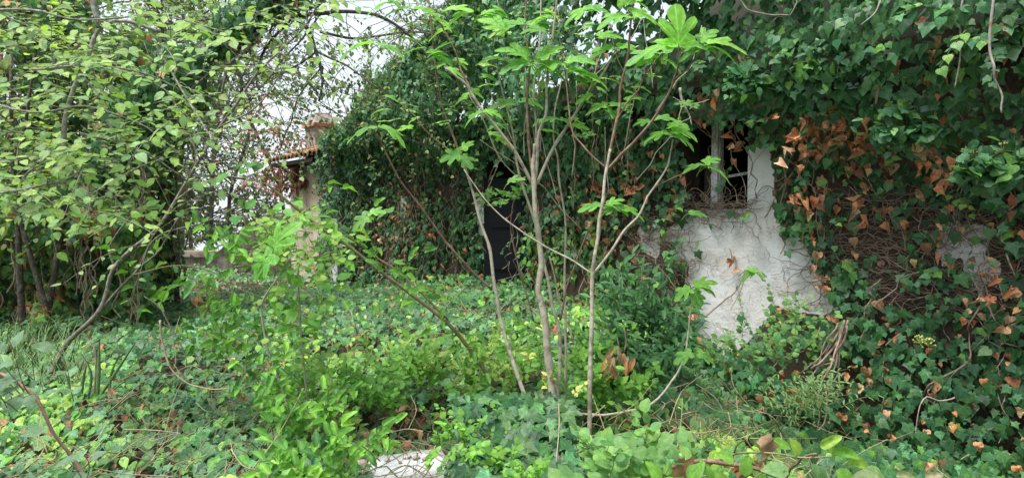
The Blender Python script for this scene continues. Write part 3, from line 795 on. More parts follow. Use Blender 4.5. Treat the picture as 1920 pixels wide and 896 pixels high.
    for zi, key in enumerate(zones):
        z = zones[key]; c = W(np.mean(z['rng']), .5, .1)
        root = thing(z['name'], c, z['label'], 'ivy', 'ivy on the house front'); ROOTS[key] = root
        L = Leaves()
        for ki, kn in enumerate(('ivy', 'broad', 'crisp')):
            m = (zone == zi) & (kind == ki)
            if m.any(): L.add(kn, P[m], Nn[m], Tp[m], size[m] * (.82 if ki == 2 else 1), t[m])
        finish_leaves(L, M_IVY, root, 300)
        # creeping stems
        sm = MB(); ns = {0: 90, 1: 45, 2: 60, 3: 70}[zi]
        for k in range(ns):
            ss, vv = rnd.uniform(*z['rng']), rnd.uniform(.5, 2.6)
            pts = []
            ds, dv = rnd.gauss(0, .5), -1.0
            for q in range(9):
                pts.append(W(ss, vv, .02 + .10 * abs(math.sin(q * 1.3 + k)) + float(envelope(np.array([ss]), np.array([max(vv, .2)]))[0][0][:2] @ WN - WO @ WN) * .35))
                ss += ds * .07 + rnd.gauss(0, .03); vv += dv * rnd.uniform(.03, .12)
                if vv < .4: break
            pts = np.array(pts)
            if len(pts) < 4: continue
            ppx, ppy, _ = project(pts)
            if inpoly(ppx, ppy, PATCH).mean() > .2 and k % 3: continue
            sm.tube(smooth_path(pts, 2), rnd.uniform(.002, .0055), 4, cap=False)
        sm.build('stems', M_DRYVINE, root, kind='stuff')
        # flower umbels
        if key in ('top', 'low'):
            spots = [(1400, 118), (1432, 130), (1575, 95), (1605, 80), (1640, 92), (1545, 108), (1672, 202), (1690, 205), (1815, 288), (1833, 292), (1880, 280)] if key == 'top' else [(1740, 645), (1725, 640)]
            for (ux, uy) in spots:
                um = MB(); uY = W(*onwall(ux, uy, .55), .55)
                stalk = uY - np.array([0, 0, .05])
                for q in range(16):
                    d = unit(rs.normal(0, 1, 3) + [0, 0, .9]); e = uY + d * .032
                    um.tube([uY - [0, 0, .01], e], .0011, 3, cap=False)
                    a = e + np.array([[0, 0, 1], [1, 0, 0], [0, 1, 0], [-1, 0, 0], [0, -1, 0], [0, 0, -1]]) * .0066
                    um.raw(a, [(0, 1, 2), (0, 2, 3), (0, 3, 4), (0, 4, 1), (5, 2, 1), (5, 3, 2), (5, 4, 3), (5, 1, 4)])
                um.tube([stalk - WN_3() * .05, uY - [0, 0, .008]], .0018, 4); um.build('flower_umbel', M_UMBEL, root)
def WN_3(): return np.array([WN[0], WN[1], 0])
wall_ivy()

def dead_clusters():
    for (cx, cy, n, r, Y_o, label) in ((1512, 250, 15, 26, .42, 'large drooping cluster of rust-brown dead leaves right of the window jamb'), (1560, 235, 9, 18, .42, 'smaller rust-brown leaf cluster right beside the large one'), (1380, 275, 7, 14, .22, 'dead brown leaf bunch dangling over the window corner'), (1340, 180, 4, 8, .4, 'single broad dead leaf curled over the lintel'), (1745, 300, 6, 20, .35, 'tan dead leaves under the flowering shoot at right'), (1605, 268, 6, 18, .35, 'tan dead leaves between the two flowering shoots'), (1770, 332, 4, 12, .3, 'pair of folded orange dead leaves above the bare vines'),
            (1190, 352, 7, 16, .25, 'brown dead leaves hanging left of the window'), (1108, 400, 7, 18, .25, 'brown dead leaves hanging between the doorway and the window'), (1530, 375, 7, 16, .25, 'brown dead leaves below the large rust cluster'), (1612, 385, 5, 14, .25, 'orange-brown leaves left of the bare vine web'), (1372, 490, 4, 10, .05, 'dark red dead leaves stuck on the white plaster'), (1545, 522, 6, 12, .12, 'pale tan leaf bunch at the right edge of the white patch'), (1880, 555, 7, 24, .3, 'brown dead leaves at the right edge below the bare vines')):
        s, z = onwall(cx, cy, Y_o); c = W(s, z, Y_o); root = thing('dead_leaves', c, label, 'dead leaves', 'dead leaf clusters on the wall ivy'); L = Leaves(); D = np.linalg.norm(c - CAM)
        for k in range(int(n * 1.9)):
            p = c + np.array([rnd.gauss(0, .85), rnd.gauss(0, .2), rnd.gauss(0, .9)]) * r / F * D
            L.add(rnd.choice(['dry', 'crisp', 'crisp']), p[None], unit(np.array([rnd.gauss(-.2, .8), -1, rnd.gauss(.3, .6)])), np.array([rnd.gauss(0, .9), rnd.gauss(-.1, .4), rnd.gauss(-.7, .5)]), rnd.uniform(.030, .066) * (.7 if cx == 1372 else 1), tints(1, [DEAD[0], DEAD[4], DEAD[1], DEAD[3], DEAD[2]] if cx != 1545 else [DEAD[3]], .2))
        finish_leaves(L, M_IVY, root, 60)
        m = MB(); m.tube(smooth_path([c + [0, .12, .12], c + [0.01, .05, .07], c], 4), .0025, 5); m.build('stalk', M_DRYVINE, root)
dead_clusters()
def flowering_sprays():
    """bushy adult ivy shoots standing out from the wall"""
    specs = [(1415, 150, 3.9, 60, .5, 'bushy flowering ivy shoot jutting out above the window jamb'), (1575, 120, 3.45, 85, .6, 'bushy flowering ivy shoot hanging over the big brown leaf cluster'),
             (1690, 240, 3.25, 60, .45, 'flowering ivy shoot with glossy leaves right of the brown leaf cluster'), (1850, 305, 3.0, 70, .5, 'flowering ivy shoot close to the right edge above the bare vines')]
    for (px, py, Y, r, k, label) in specs:
        c = V(px, py, Y); root = thing('ivy_shoot', c, label, 'ivy', 'flowering ivy shoots'); L = Leaves(); sm = MB()
        rad = r / F * Y
        for q in range(26):
            d = unit(np.array([rs.normal(0, 1), -abs(rs.normal(.3, .5)), rs.normal(0, .6)])); e = c + d * rad * np.array([1, .5, .62]) * rnd.uniform(.45, 1.05)
            sm.tube(smooth_path([c + np.array([WN[0], WN[1], 0]) * -.2, c, (c + e) / 2 + [0, 0, .02], e], 2), .0022, 4, cap=False)
            n = 6
            Pp = e + rs.normal(0, .03, (n, 3)); dirs = unit(rs.normal(0, 1, (n, 3)) + np.array([0, -.4, -.35]))
            L.add('broad' if q % 2 else 'ovate', Pp, unit(np.array([0, -.65, .8]) + rs.normal(0, .3, (n, 3))), dirs, rs.uniform(.045, .075, n), tints(n, IVY_BLUE + IVY_LIGHT[:1], .16))
        finish_leaves(L, M_IVY, root, 300); sm.build('stems', M_GREENSTEM, root, kind='stuff')
flowering_sprays()

# ------------------------------------------------------------------ bare vines on the wall
def vine_tangles():
    for ti, (pol, n, label) in enumerate(((TANGLE[0], 230, 'brown tangle of bare vines on the plaster left of the white patch'), (TANGLE[1], 120, 'dry vine litter heaped along the window sill'), (TANGLE[2], 520, 'web of bare brown vines spread over the plaster at right'))):
        xs = [p[0] for p in pol]; ys = [p[1] for p in pol]; m = MB(); k = 0; tries = 0
        while k < n and tries < n * 8:
            tries += 1
            px, py = rnd.uniform(min(xs), max(xs)), rnd.uniform(min(ys), max(ys))
            if not inpoly(px, py, pol) or (inpoly(px, py, PATCH2) and rnd.random() < .55): continue
            k += 1
            s, z = onwall(px, py, .03); a = rnd.gauss(0, .8) + (math.pi if rnd.random() < .5 else 0); pts = []; o = rnd.uniform(.012, .07); st = rnd.uniform(.018, .045)
            for q in range(9):
                pts.append(W(s, z, max(o, .008))); s += math.cos(a) * st; z += math.sin(a) * st * .8; a += rnd.gauss(0, .45); o += rnd.gauss(0, .008)
            m.tube(smooth_path(pts, 2), rnd.choice([.001, .0014, .002, .003]), 4 if ti else 4, cap=False)
        m.build('bare_vines', M_DRYVINE, label=label, cat='bare vines', kind='stuff', group='bare vines on the plaster')
    m = MB()
    for k in range(60):
        while True:
            px, py = rnd.uniform(1200, 1570), rnd.uniform(400, 660)
            if inpoly(px, py, PATCH): break
        s, z = onwall(px, py); a = rnd.uniform(0, 6.28); pts = []
        for q in range(8):
            pts.append(W(s, z, .016)); s += math.cos(a) * .022; z += math.sin(a) * .022; a += rnd.gauss(0, .5)
        m.tube(smooth_path(pts, 2), rnd.choice([.0008, .0011, .0016]), 3, cap=False)
    m.build('creeper_trace', M_DRYVINE, label='thin dark creeper traces clinging to the white plaster patch', cat='creeper', kind='stuff')
    # hanging and dead woody vines one can pick out
    def vine(pts, Y, r0, r1, mat, label, cat='vine', subs=()):
        root = MB(); p = pxpath(pts, Y, 5, .009); root.tube(p, taper(len(p), r0, r1), 6)
        for (sp, sr) in subs: q = pxpath(sp, Y if not isinstance(Y, tuple) else Y[0], 4, .010); root.tube(q, taper(len(q), sr, sr * .5), 5)
        return root.build('woody_vine', mat, label=label, cat=cat)
    vine([(1865, -20), (1855, 70), (1858, 120), (1868, 150), (1876, 180), (1878, 212)], 2.75, .0062, .004, M_GREYVINE, 'pale bent vine hanging from the top near the right edge')
    vine([(1808, -20), (1803, 30), (1797, 80), (1795, 130), (1790, 165)], 2.95, .006, .003, M_GREYVINE, 'thin pale vine hanging left of the bent one at upper right')
    vine([(1695, 0), (1680, 60), (1665, 110), (1650, 150), (1642, 195)], 3.3, .006, .006, M_CANE, 'brown straight cane standing against the dark upper ivy')
    vine([(1660, -10), (1640, 20), (1615, 47)], 3.1, .004, .003, M_GREYVINE, 'short grey twig poking down from the top right')
    vine([(1275, 165), (1285, 195), (1293, 215), (1297, 235)], 3.9, .009, .004, M_GREYVINE, 'twisted pale root stub above the left of the window', subs=[([(1293, 205), (1310, 195), (1330, 187)], .004), ([(1290, 200), (1275, 190), (1262, 182)], .004), ([(1295, 220), (1280, 232), (1270, 240)], .004)])
    vine([(1583, 600), (1575, 640), (1562, 680), (1545, 715), (1535, 760), (1532, 800), (1525, 860)], (3.45, 3.1), .006, .002, M_DRYVINE, 'grey-brown peeling dead vine stem below the white patch', subs=[([(1572, 605), (1552, 650), (1530, 700)], .006), ([(1590, 600), (1575, 650), (1566, 700), (1550, 730)], .005), ([(1588, 610), (1580, 640), (1558, 672), (1548, 700)], .007), ([(1566, 620), (1545, 660), (1500, 700)], .004), ([(1550, 700), (1570, 730), (1565, 760)], .004), ([(1580, 610), (1560, 650), (1540, 690)], .008), ([(1570, 640), (1540, 670), (1520, 690)], .008), ([(1575, 620), (1570, 670), (1560, 700)], .009), ([(1560, 680), (1530, 690), (1512, 715)], .006), ([(1545, 720), (1548, 760), (1540, 800), (1520, 815)], .006)])
    vine([(1790, 745), (1760, 750), (1735, 745), (1722, 755), (1715, 820)], 2.75, .0035, .002, M_GREYVINE, 'hooked grey twig lying on the lower right ivy')
    vine([(1480, 30), (1440, 25), (1400, 15), (1380, -10)], 3.3, .004, .003, M_GREYVINE, 'pale dead twig arching out at the top right of the fig', subs=[([(1480, 30), (1490, 10), (1492, 0)], .003), ([(1470, 28), (1455, 38), (1445, 42)], .002)])
    vine([(1400, 505), (1370, 555), (1330, 590), (1300, 605)], 3.9, .004, .005, M_FIGRED, 'dark forked twig crossing the white plaster patch', subs=[([(1400, 510), (1390, 540), (1370, 580)], .003)])
    vine([(1400, 370), (1390, 340), (1375, 300), (1368, 270)], 4.3, .003, .002, M_DRYVINE, 'thin dry vine dangling inside the empty window')
vine_tangles()

# ------------------------------------------------------------------ ground ivy and undergrowth
def ground_cover():
    n = 98000
    y = 2.0 + 10.2 * rs.rand(n) ** .85; x = (rs.rand(n) * 2 - 1) * (y * .92 + .5)
    side = (np.stack([x, y], 1) - WO) @ WN
    keep = (side > .03)
    far = y > 7.5; keep &= ~(far & (rs.rand(n) < .3)) & (x > -y * .92 - .3)
    x, y = x[keep], y[keep]; n = len(x)
    mound = .12 + .11 * vnoise(x * 1.3, y * 1.3, 0, 40) + .06 * vnoise(x * 4, y * 4, 0, 41)
    lay = rs.rand(n)
    z = ground_z(x, y) + mound * (1 - lay * .8) + rs.uniform(-.01, .02, n)
    P = np.stack([x, y, z], 1); px, py, f = project(P)
    keep = np.ones(n, bool)
    keep &= ~inpoly(px, py, [(690, 862), (830, 838), (858, 868), (850, 900), (690, 900)])          # the slab stays bare
    bare = inpoly(px, py, [(600, 640), (690, 632), (740, 650), (690, 664), (610, 660)]) | inpoly(px, py, [(640, 800), (700, 760), (840, 800), (850, 850), (700, 860)]) | inpoly(px, py, [(270, 520), (560, 510), (560, 552), (380, 556), (280, 540)])
    bare |= inpoly(px, py, [(1230, 790), (1440, 820), (1560, 850), (1560, 900), (1300, 900)]) | inpoly(px, py, [(560, 770), (640, 780), (640, 850), (560, 840)]) | inpoly(px, py, [(250, 790), (320, 800), (330, 850), (260, 850)])
    keep &= ~(bare & (rs.rand(n) < .6))
    keep &= ~((rs.rand(n) < .35) & (vnoise(x * 2.3, y * 2.3, 0, 50) > .35))
    P, x, y, px, py, lay = P[keep], x[keep], y[keep], px[keep], py[keep], lay[keep]; n = len(P)
    N = unit(np.array([0, -.55, 1.0]) + rs.normal(0, .3, (n, 3)))
    ang = rs.uniform(0, 6.28, n); Tp = np.stack([np.cos(ang) * .7, np.sin(ang) * .5 - 1.0, -.45 + 0 * ang], 1)
    size = np.clip(rs.lognormal(math.log(.043), .34, n), .018, .085) * np.interp(y, [2, 6, 12], [1.0, .95, 1.2])
    rt = sstep(.4, 1.2, x)[:, None]; N = unit(N + rt * np.array([0, -.9, -.2])); size = size * (1 + .3 * rt[:, 0]); Tp = Tp + rt * np.array([0, 0, -.9])
    t = tints(n, IVY_BLUE + IVY_DARK[2:] + IVY_LIGHT[:1] + [(.08, .20, .06)], .26)
    patch = vnoise(x * 1.1, y * 1.1, 0, 60)
    br = np.clip(.05 + .8 * sstep(.25, .5, patch), 0, 1)
    br = np.maximum(br, .75 * np.exp(-(((px - 640) / 180) ** 2 + ((py - 690) / 80) ** 2)))
    br = np.maximum(br, .55 * np.exp(-(((px - 120) / 180) ** 2 + ((py - 800) / 90) ** 2)))
    br[y > 6.5] *= .5
    m = rs.rand(n) < br; t[m] = tints(m.sum(), BRIGHT + IVY_LIGHT, .2); isbright = m
    dead = rs.rand(n) < np.where(lay > .7, .28, .014) + .35 * (((px - 690) / 120) ** 2 + ((py - 790) / 50) ** 2 < 1)
    t[dead] = tints(dead.sum(), [(.28, .17, .10, 1), (.34, .16, .09, 1), (.20, .11, .07, 1), (.42, .24, .14, 1)], .25)
    L = Leaves(); kk = np.where(dead, 3, np.where(isbright, np.where(rs.rand(n) < .5, 1, 2), 0))
    for i, kn in enumerate(('ivy', 'round', 'ovate', 'crisp')):
        m = kk == i; L.add(kn, P[m], N[m], Tp[m], size[m] * (.9 if i == 1 else 1), t[m])
    o = finish_leaves(L, M_IVY, None, 0, 'ground_ivy')
    setp(o, 'dense low carpet of ivy and seedlings covering the bank in front of the house', 'ground ivy', kind='stuff')
    # litter and dry stalks
    m = MB()
    for k in range(900):
        yy = 2.2 + 8 * rnd.random() ** 1.5; xx = rnd.uniform(-.8, .75) * yy
        if (np.array([xx, yy]) - WO) @ WN < .1: continue
        zz = float(ground_z(xx, yy)) + rnd.uniform(.05, .2); a = rnd.uniform(0, 6.28); l = rnd.uniform(.06, .3)
        p = np.array([xx, yy, zz]); d = np.array([math.cos(a), math.sin(a), rnd.gauss(.1, .35)])
        m.tube(smooth_path([p, p + d * l * .5 + rs.normal(0, .015, 3), p + d * l + rs.normal(0, .02, 3)], 3), rnd.choice([.0012, .0018, .0025]), 4, cap=False)
    rn = MB()
    for k in range(420):
        yy = 2.2 + 6 * rnd.random() ** 1.4; xx = rnd.uniform(-.8, .75) * yy; a = rnd.uniform(0, 6.28); p = []
        for q in range(10):
            if (np.array([xx, yy]) - WO) @ WN < .1: break
            p.append([xx, yy, float(ground_z(xx, yy)) + .11 + .035 * math.sin(q * 1.9 + k) + rnd.uniform(-.01, .02)]); a += rnd.gauss(0, .35); xx += math.cos(a) * .07; yy += math.sin(a) * .07
        if len(p) > 4: rn.tube(smooth_path(p, 2), rnd.choice([.0012, .0018, .0028]), 4, cap=False)
    rn.build('ivy_runners', M_CANE, label='thin creeping ivy runners winding over the leaf carpet', cat='ivy stems', kind='stuff')
    m.build('dry_stalks', M_STRAW, label='thin dry stalks and twigs strewn through the ivy carpet', cat='dry stalks', kind='stuff')
ground_cover()

def spray(L, sm, start, d, length, nl, size, cols, kind='ovate', droop=.3, r=.003, up=(0, -.3, 1), wob=.06, pair=False, var=.16, spread=.8, hang=0.0):
    """one twig with leaves along it"""
    d = unit(d); p = np.array(start, float); pts = [p]; k = 6
    for i in range(k):
        d = unit(d + np.array([0, 0, -droop / k]) + rs.normal(0, wob, 3)); p = p + d * length / k; pts.append(p)
    path = smooth_path(pts, 2)
    if sm is not None: sm.tube(path, taper(len(path), r, r * .45), 5 if r > .004 else 4, cap=False)
    idx = np.linspace(1, len(path) - 1, nl); P, Tp = [], []
    for j, t_ in enumerate(idx):
        i = int(t_); q = path[i]; tg = unit(path[min(i + 1, len(path) - 1)] - path[i - 1])
        sidev = unit(np.cross(tg, up)); sg = 1 if j % 2 else -1
        P.append(q); Tp.append(unit(tg * .6 + sidev * sg * spread + rs.normal(0, .2, 3) - np.array([0, 0, hang])))
        if pair: P.append(q); Tp.append(unit(tg * .6 - sidev * sg * spread + rs.normal(0, .2, 3) - np.array([0, 0, hang])))
    P, Tp = np.array(P), np.array(Tp); n = len(P)
    L.add(kind, P + Tp * size * .2, unit(np.array(up) + rs.normal(0, .28, (n, 3))), Tp, rs.uniform(.65, 1.2, n) * size, tints(n, cols, var))
    return path

# ------------------------------------------------------------------ fig
def ivy_sprigs():
    for root, (a, b), n in ((ROOTS['left'], (-6.6, -2.6), 230), (ROOTS['mid'], (-2.8, 0), 120), (ROOTS['top'], (0, 2.5), 90)):
        L = Leaves(); sm = MB()
        for k in range(n):
            s = rnd.uniform(a, b); v = rnd.uniform(1.4, 4.6) if k % 3 else rnd.uniform(3.2, 5.0)
            P, N = envelope(np.array([s]), np.array([v])); d = N[0] + rs.normal(0, .5, 3) + np.array([0, 0, .5 if v > 2.8 else -.7])
            spray(L, sm, P[0], d, rnd.uniform(.10, .28), 7, .045, IVY_BLUE + IVY_LIGHT, 'broad' if k % 2 else 'ivy', .5, .002, up=tuple(unit(N[0] + [0, 0, .6])))
        o = finish_leaves(L, M_IVY, root, 0, 'shoot_leaves'); sm.build('shoots', M_GREENSTEM, root, kind='stuff')
ivy_sprigs()

def fig_tree():
    base = V(1040, 745, 2.95)
    root = thing('fig_tree', (base[0], base[1], float(ground_z(base[0], base[1]))), 'young many-stemmed fig with slender pale stems and big lobed leaves', 'fig tree')
    def stem(pts, Y, r0, r1, mat=M_FIGBARK, wob=.007):
        m = MB(); p = pxpath(pts, Y, 6, wob); rad = taper(len(p), r0 * .66, r1 * .62)
        rad = rad * (1 + .20 * (np.arange(len(p)) % 6 == 0) + rs.uniform(-.05, .05, len(p))); m.tube(p, rad, 8); m.build('stem', mat, root)
    stem([(990, 765), (985, 745), (965, 680), (945, 610), (925, 540), (915, 470), (895, 390), (868, 300)], (2.9, 3.05), .0175, .010)
    stem([(868, 302), (845, 250), (830, 200), (815, 110), (805, 20), (800, -60)], (3.05, 3.15), .0095, .005, M_FIGRED)
    stem([(922, 542), (880, 505), (830, 445), (785, 385), (740, 320), (705, 250)], (2.95, 2.75), .0095, .006, M_FIGRED)
    stem([(1037, 760), (1030, 680), (1020, 590), (1010, 510), (1004, 430), (1000, 345), (1002, 300), (1003, 270)], (2.95, 3.0), .031, .013)
    stem([(1001, 340), (990, 262), (988, 190), (992, 120), (985, 60), (990, -40)], (3.0, 3.1), .012, .006, M_FIGRED)
    stem([(1003, 340), (1012, 270), (1022, 200), (1028, 120), (1038, 50), (1048, -40)], (3.0, 2.9), .013, .007)
    stem([(1006, 345), (1045, 262), (1085, 200), (1108, 165), (1135, 130), (1155, 92)], (3.0, 3.0), .0135, .006)
    stem([(998, 345), (965, 282), (930, 238), (890, 185), (868, 152), (835, 128)], (3.0, 2.9), .013, .008)
    stem([(892, 188), (868, 140), (840, 80), (800, 0), (780, -50)], (2.95, 3.1), .008, .005, M_FIGRED)
    stem([(1000, 335), (1003, 250), (1000, 160), (1012, 80), (1015, -40)], (3.02, 3.2), .010, .006)
    stem([(1046, 760), (1050, 640), (1036, 560), (1015, 480), (1000, 420), (975, 330), (965, 260), (950, 200), (930, 120)], (3.05, 3.2), .015, .006)
    stem([(1062, 800), (1060, 700), (1063, 620), (1058, 540), (1060, 440), (1050, 330), (1040, 265), (1045, 190), (1060, 120)], (3.1, 3.2), .012, .005)
    stem([(1105, 830), (1106, 700), (1110, 600), (1113, 500), (1120, 440), (1128, 380), (1137, 320), (1144, 280)], (2.75, 2.8), .0175, .010)
    stem([(1137, 318), (1155, 225), (1166, 160), (1176, 100), (1184, 20), (1190, -40)], (2.8, 2.85), .011, .007, M_FIGRED)
    stem([(1139, 318), (1165, 290), (1195, 262), (1235, 210), (1262, 150), (1280, 98)], (2.8, 2.55), .011, .007, M_FIGRED)
    stem([(1152, 232), (1195, 170), (1232, 105)], (2.82, 2.7), .006, .0045, M_FIGRED)
    stem([(1262, 150), (1290, 128), (1320, 92)], (2.55, 2.5), .006, .004, M_FIGRED)
    stem([(1114, 512), (1160, 450), (1200, 398), (1232, 345), (1252, 300), (1262, 262)], (2.8, 2.9), .010, .005)
    stem([(1230, 350), (1262, 332), (1295, 318), (1330, 312)], (2.88, 2.75), .005, .003, M_FIGRED)
    stem([(1112, 514), (1060, 482), (1000, 450), (950, 412), (905, 365), (870, 318)], (2.8, 2.95), .0065, .004)
    stem([(1060, 775), (1110, 777), (1180, 770), (1230, 752), (1265, 712), (1282, 660), (1292, 600), (1300, 540)], (2.9, 3.0), .011, .005)
    stem([(1075, 640), (1050, 560), (1030, 480)], (3.2, 3.25), .008, .006)
    stem([(1000, 600), (985, 540), (965, 470), (960, 420), (968, 350)], (3.25, 3.3), .007, .004, M_FIGRED)
    stem([(1050, 600), (1068, 520), (1100, 440), (1130, 385)], (3.05, 3.0), .008, .004, M_FIGRED)
    stem([(1000, 360), (940, 300), (905, 225), (880, 180)], (3.3, 3.3), .006, .004)
    stem([(1090, 430), (1040, 380), (1010, 340), (955, 300), (900, 262)], (3.25, 3.2), .004, .003)
    stem([(1138, 316), (1100, 280), (1070, 230), (1060, 160), (1062, 120)], (2.8, 2.9), .007, .004, M_FIGRED)
    stem([(865, 300), (820, 265), (785, 225), (755, 190), (745, 150)], (3.05, 3.1), .005, .003, M_FIGRED)
    for k in range(26):
        x0 = rnd.uniform(860, 1230); y0 = rnd.uniform(140, 420); dx = rnd.gauss(0, 45) + (x0 - 1020) * .15
        stem([(x0, y0), (x0 + dx * .4, y0 - 45), (x0 + dx * .8, y0 - 95), (x0 + dx, y0 - rnd.uniform(120, 190))], (3.1, 3.15), .0042, .0026, M_FIGRED if k % 2 else M_FIGBARK)
    # leaves: px, py of the blade's foot, size in px, tip angle in the picture (0 = right, 90 = up), face towards viewer 0..1
    LV = [(1272, 90, 88, 92, .75, 2.5), (1270, 85, 70, 150, .45, 2.5), (1285, 88, 62, 20, .4, 2.5), (1322, 85, 78, 28, .35, 2.45), (1325, 88, 70, 5, .25, 2.45), (1310, 80, 44, 60, .6, 2.5), (1328, 92, 60, 160, .3, 2.5), (1235, 100, 72, 165, .35, 2.7), (1240, 98, 60, 60, .4, 2.7), (1238, 110, 52, -10, .3, 2.7), (1230, 102, 48, 205, .45, 2.7),
          (1182, 25, 70, 20, .5, 2.8), (1180, 30, 66, 160, .35, 2.8), (1176, 12, 60, 100, .6, 2.8), (1155, 90, 62, 20, .35, 3.0), (1150, 92, 60, 170, .35, 3.0), (1120, 70, 54, 30, .4, 3.0), (1110, 15, 60, 175, .4, 2.9), (1095, 18, 50, 20, .4, 2.9),
          (1000, 118, 70, 10, .3, 2.9), (996, 120, 66, 165, .45, 2.9), (990, 110, 64, 130, .5, 2.9), (1012, 112, 60, 60, .4, 2.9), (1060, 115, 66, 15, .35, 2.9), (1056, 118, 60, 170, .3, 2.9), (1062, 130, 68, -12, .3, 2.9), (1085, 140, 62, 10, .3, 2.9), (1025, 60, 50, 150, .4, 2.9), (990, 50, 56, 40, .5, 3.0), (985, 45, 60, 170, .4, 3.0), (950, 62, 60, 120, .6, 3.0),
          (935, 110, 50, 170, .3, 3.1), (930, 112, 46, 20, .3, 3.1), (965, 195, 52, 160, .4, 3.1), (975, 190, 46, 15, .35, 3.1), (905, 212, 44, 185, .25, 2.9), (905, 208, 38, 20, .3, 2.9), (866, 290, 44, 175, .75, 3.0), (866, 285, 34, 80, .4, 3.0), (862, 292, 36, -40, .7, 3.0),
          (708, 238, 66, 172, .16, 2.7), (712, 236, 62, -8, .18, 2.7), (700, 82, 72, 175, .2, 2.8), (705, 85, 60, 5, .25, 2.8), (798, 90, 62, 170, .2, 3.0), (802, 95, 56, -5, .3, 3.0), (812, 100, 50, 60, .3, 3.0), (770, 15, 66, 175, .3, 3.0), (775, 18, 60, 10, .3, 3.0), (740, 5, 60, 170, .3, 3.0), (835, 20, 60, 20, .35, 3.1), (850, 55, 52, 160, .3, 3.1), (900, 30, 55, 30, .4, 3.1), (885, 25, 55, 170, .35, 3.1),
          (1140, 200, 44, 160, .4, 2.9), (1140, 198, 48, 15, .3, 2.9), (1135, 205, 34, -30, .4, 2.9), (1255, 248, 50, 170, .3, 2.85), (1258, 246, 56, 8, .4, 2.85), (1262, 252, 50, -15, .25, 2.85), (1250, 240, 40, 40, .4, 2.85), (1225, 225, 44, 30, .35, 2.9), (1222, 228, 34, 160, .4, 2.9), (1325, 312, 56, -5, .2, 2.75), (1322, 310, 44, 160, .2, 2.75), (1318, 308, 36, 60, .4, 2.75),
          (1130, 385, 54, 170, .2, 2.95), (1135, 383, 50, 10, .2, 2.95), (1165, 392, 50, 5, .25, 2.95), (1160, 392, 46, 165, .25, 2.95), (1138, 388, 34, 60, .4, 2.95), (1300, 538, 44, 60, .4, 3.0), (1302, 536, 46, 5, .3, 3.0), (1298, 540, 40, 190, .4, 3.0), (1300, 545, 36, -60, .5, 3.0), (1425, 508, 40, 175, .2, 3.0), (1400, 506, 40, 0, .2, 3.0), (1300, 660, 46, 200, .3, 2.9), (1305, 662, 40, 0, .35, 2.9), (1290, 400, 38, 20, .3, 3.2),
          (520, 475, 70, 205, .7, 2.35), (512, 468, 72, 60, .8, 2.35), (500, 478, 50, 250, .6, 2.35), (695, 405, 46, 200, .5, 2.7), (690, 400, 36, 30, .4, 2.7), (740, 395, 40, 170, .3, 2.8), (950, 345, 36, 60, .4, 2.9)]
    L = Leaves(); pm = MB()
    for (px, py, sz, ang, face, Y) in LV:
        a = R(ang + rnd.uniform(-6, 6)); f0 = V(px, py, Y)
        tip = np.array([math.cos(a), rnd.uniform(-.25, .25) - .15, math.sin(a) * (.5 + .5 * face) - .16])
        N = unit(np.array([rnd.gauss(0, .15), -face * 1.3, 1.05 - face * .6]))
        if abs(np.dot(unit(tip), N)) > .93: N = np.array([0, -1, .2])
        side_tint = tints(1, [(.18, .42, .07), (.23, .48, .09), (.15, .36, .08), (.20, .42, .12)], .1)
        L.add('fig', f0[None] + unit(tip) * .012, N, tip, sz / F * Y * .80, side_tint)
        pm.tube(smooth_path([f0 - unit(tip) * .035 - [0, 0, .035], f0 - unit(tip) * .01 - [0, 0, .008], f0 + unit(tip) * .014], 3), .0022, 5)
    for k in range(54):
        x0 = rnd.uniform(700, 1230); y0 = rnd.uniform(-10, 150) if k < 34 else rnd.uniform(150, 260); Y = rnd.uniform(2.9, 3.3)
        for q in range(2):
            LVx = rnd.choice([165, 175, 10, 0, 30, 150, 60]); a = R(LVx); tip = np.array([math.cos(a), rnd.uniform(-.4, .2), math.sin(a) * .5 - .15]); fc = rnd.uniform(.15, .6)
            L.add('fig' if k % 3 else 'juv', V(x0, y0, Y)[None] + rs.normal(0, .02, 3), unit(np.array([rnd.gauss(0, .2), -fc, .9])), tip, rnd.uniform(.05, .09), tints(1, [(.20, .43, .08), (.26, .50, .10), (.18, .36, .10), (.30, .46, .12)], .14))
    pm.build('petioles', M_GREENSTEM, root, kind='stuff')
    # small juvenile leaves along the lower shoots
    for (px, py, Y, n) in ((940, 372, 3.1, 9), (915, 375, 3.1, 7), (975, 345, 3.2, 7), (970, 360, 3.2, 6), (1090, 250, 3.2, 6), (960, 240, 3.2, 6), (1285, 190, 3.0, 5), (895, 215, 3.1, 5)):
        c = V(px, py, Y)
        for q in range(n):
            a = rnd.uniform(-.5, 3.6); tip = np.array([math.cos(a), -.2, math.sin(a) * .5])
            L.add('juv', (c + rs.normal(0, .022, 3))[None], unit(np.array([0, -.7, .8]) + rs.normal(0, .2, 3)), tip, rnd.uniform(.045, .075), tints(1, [(.18, .38, .09), (.13, .28, .09)], .15))
    finish_leaves(L, M_FIG, root, 300, margin=-40)
fig_tree()

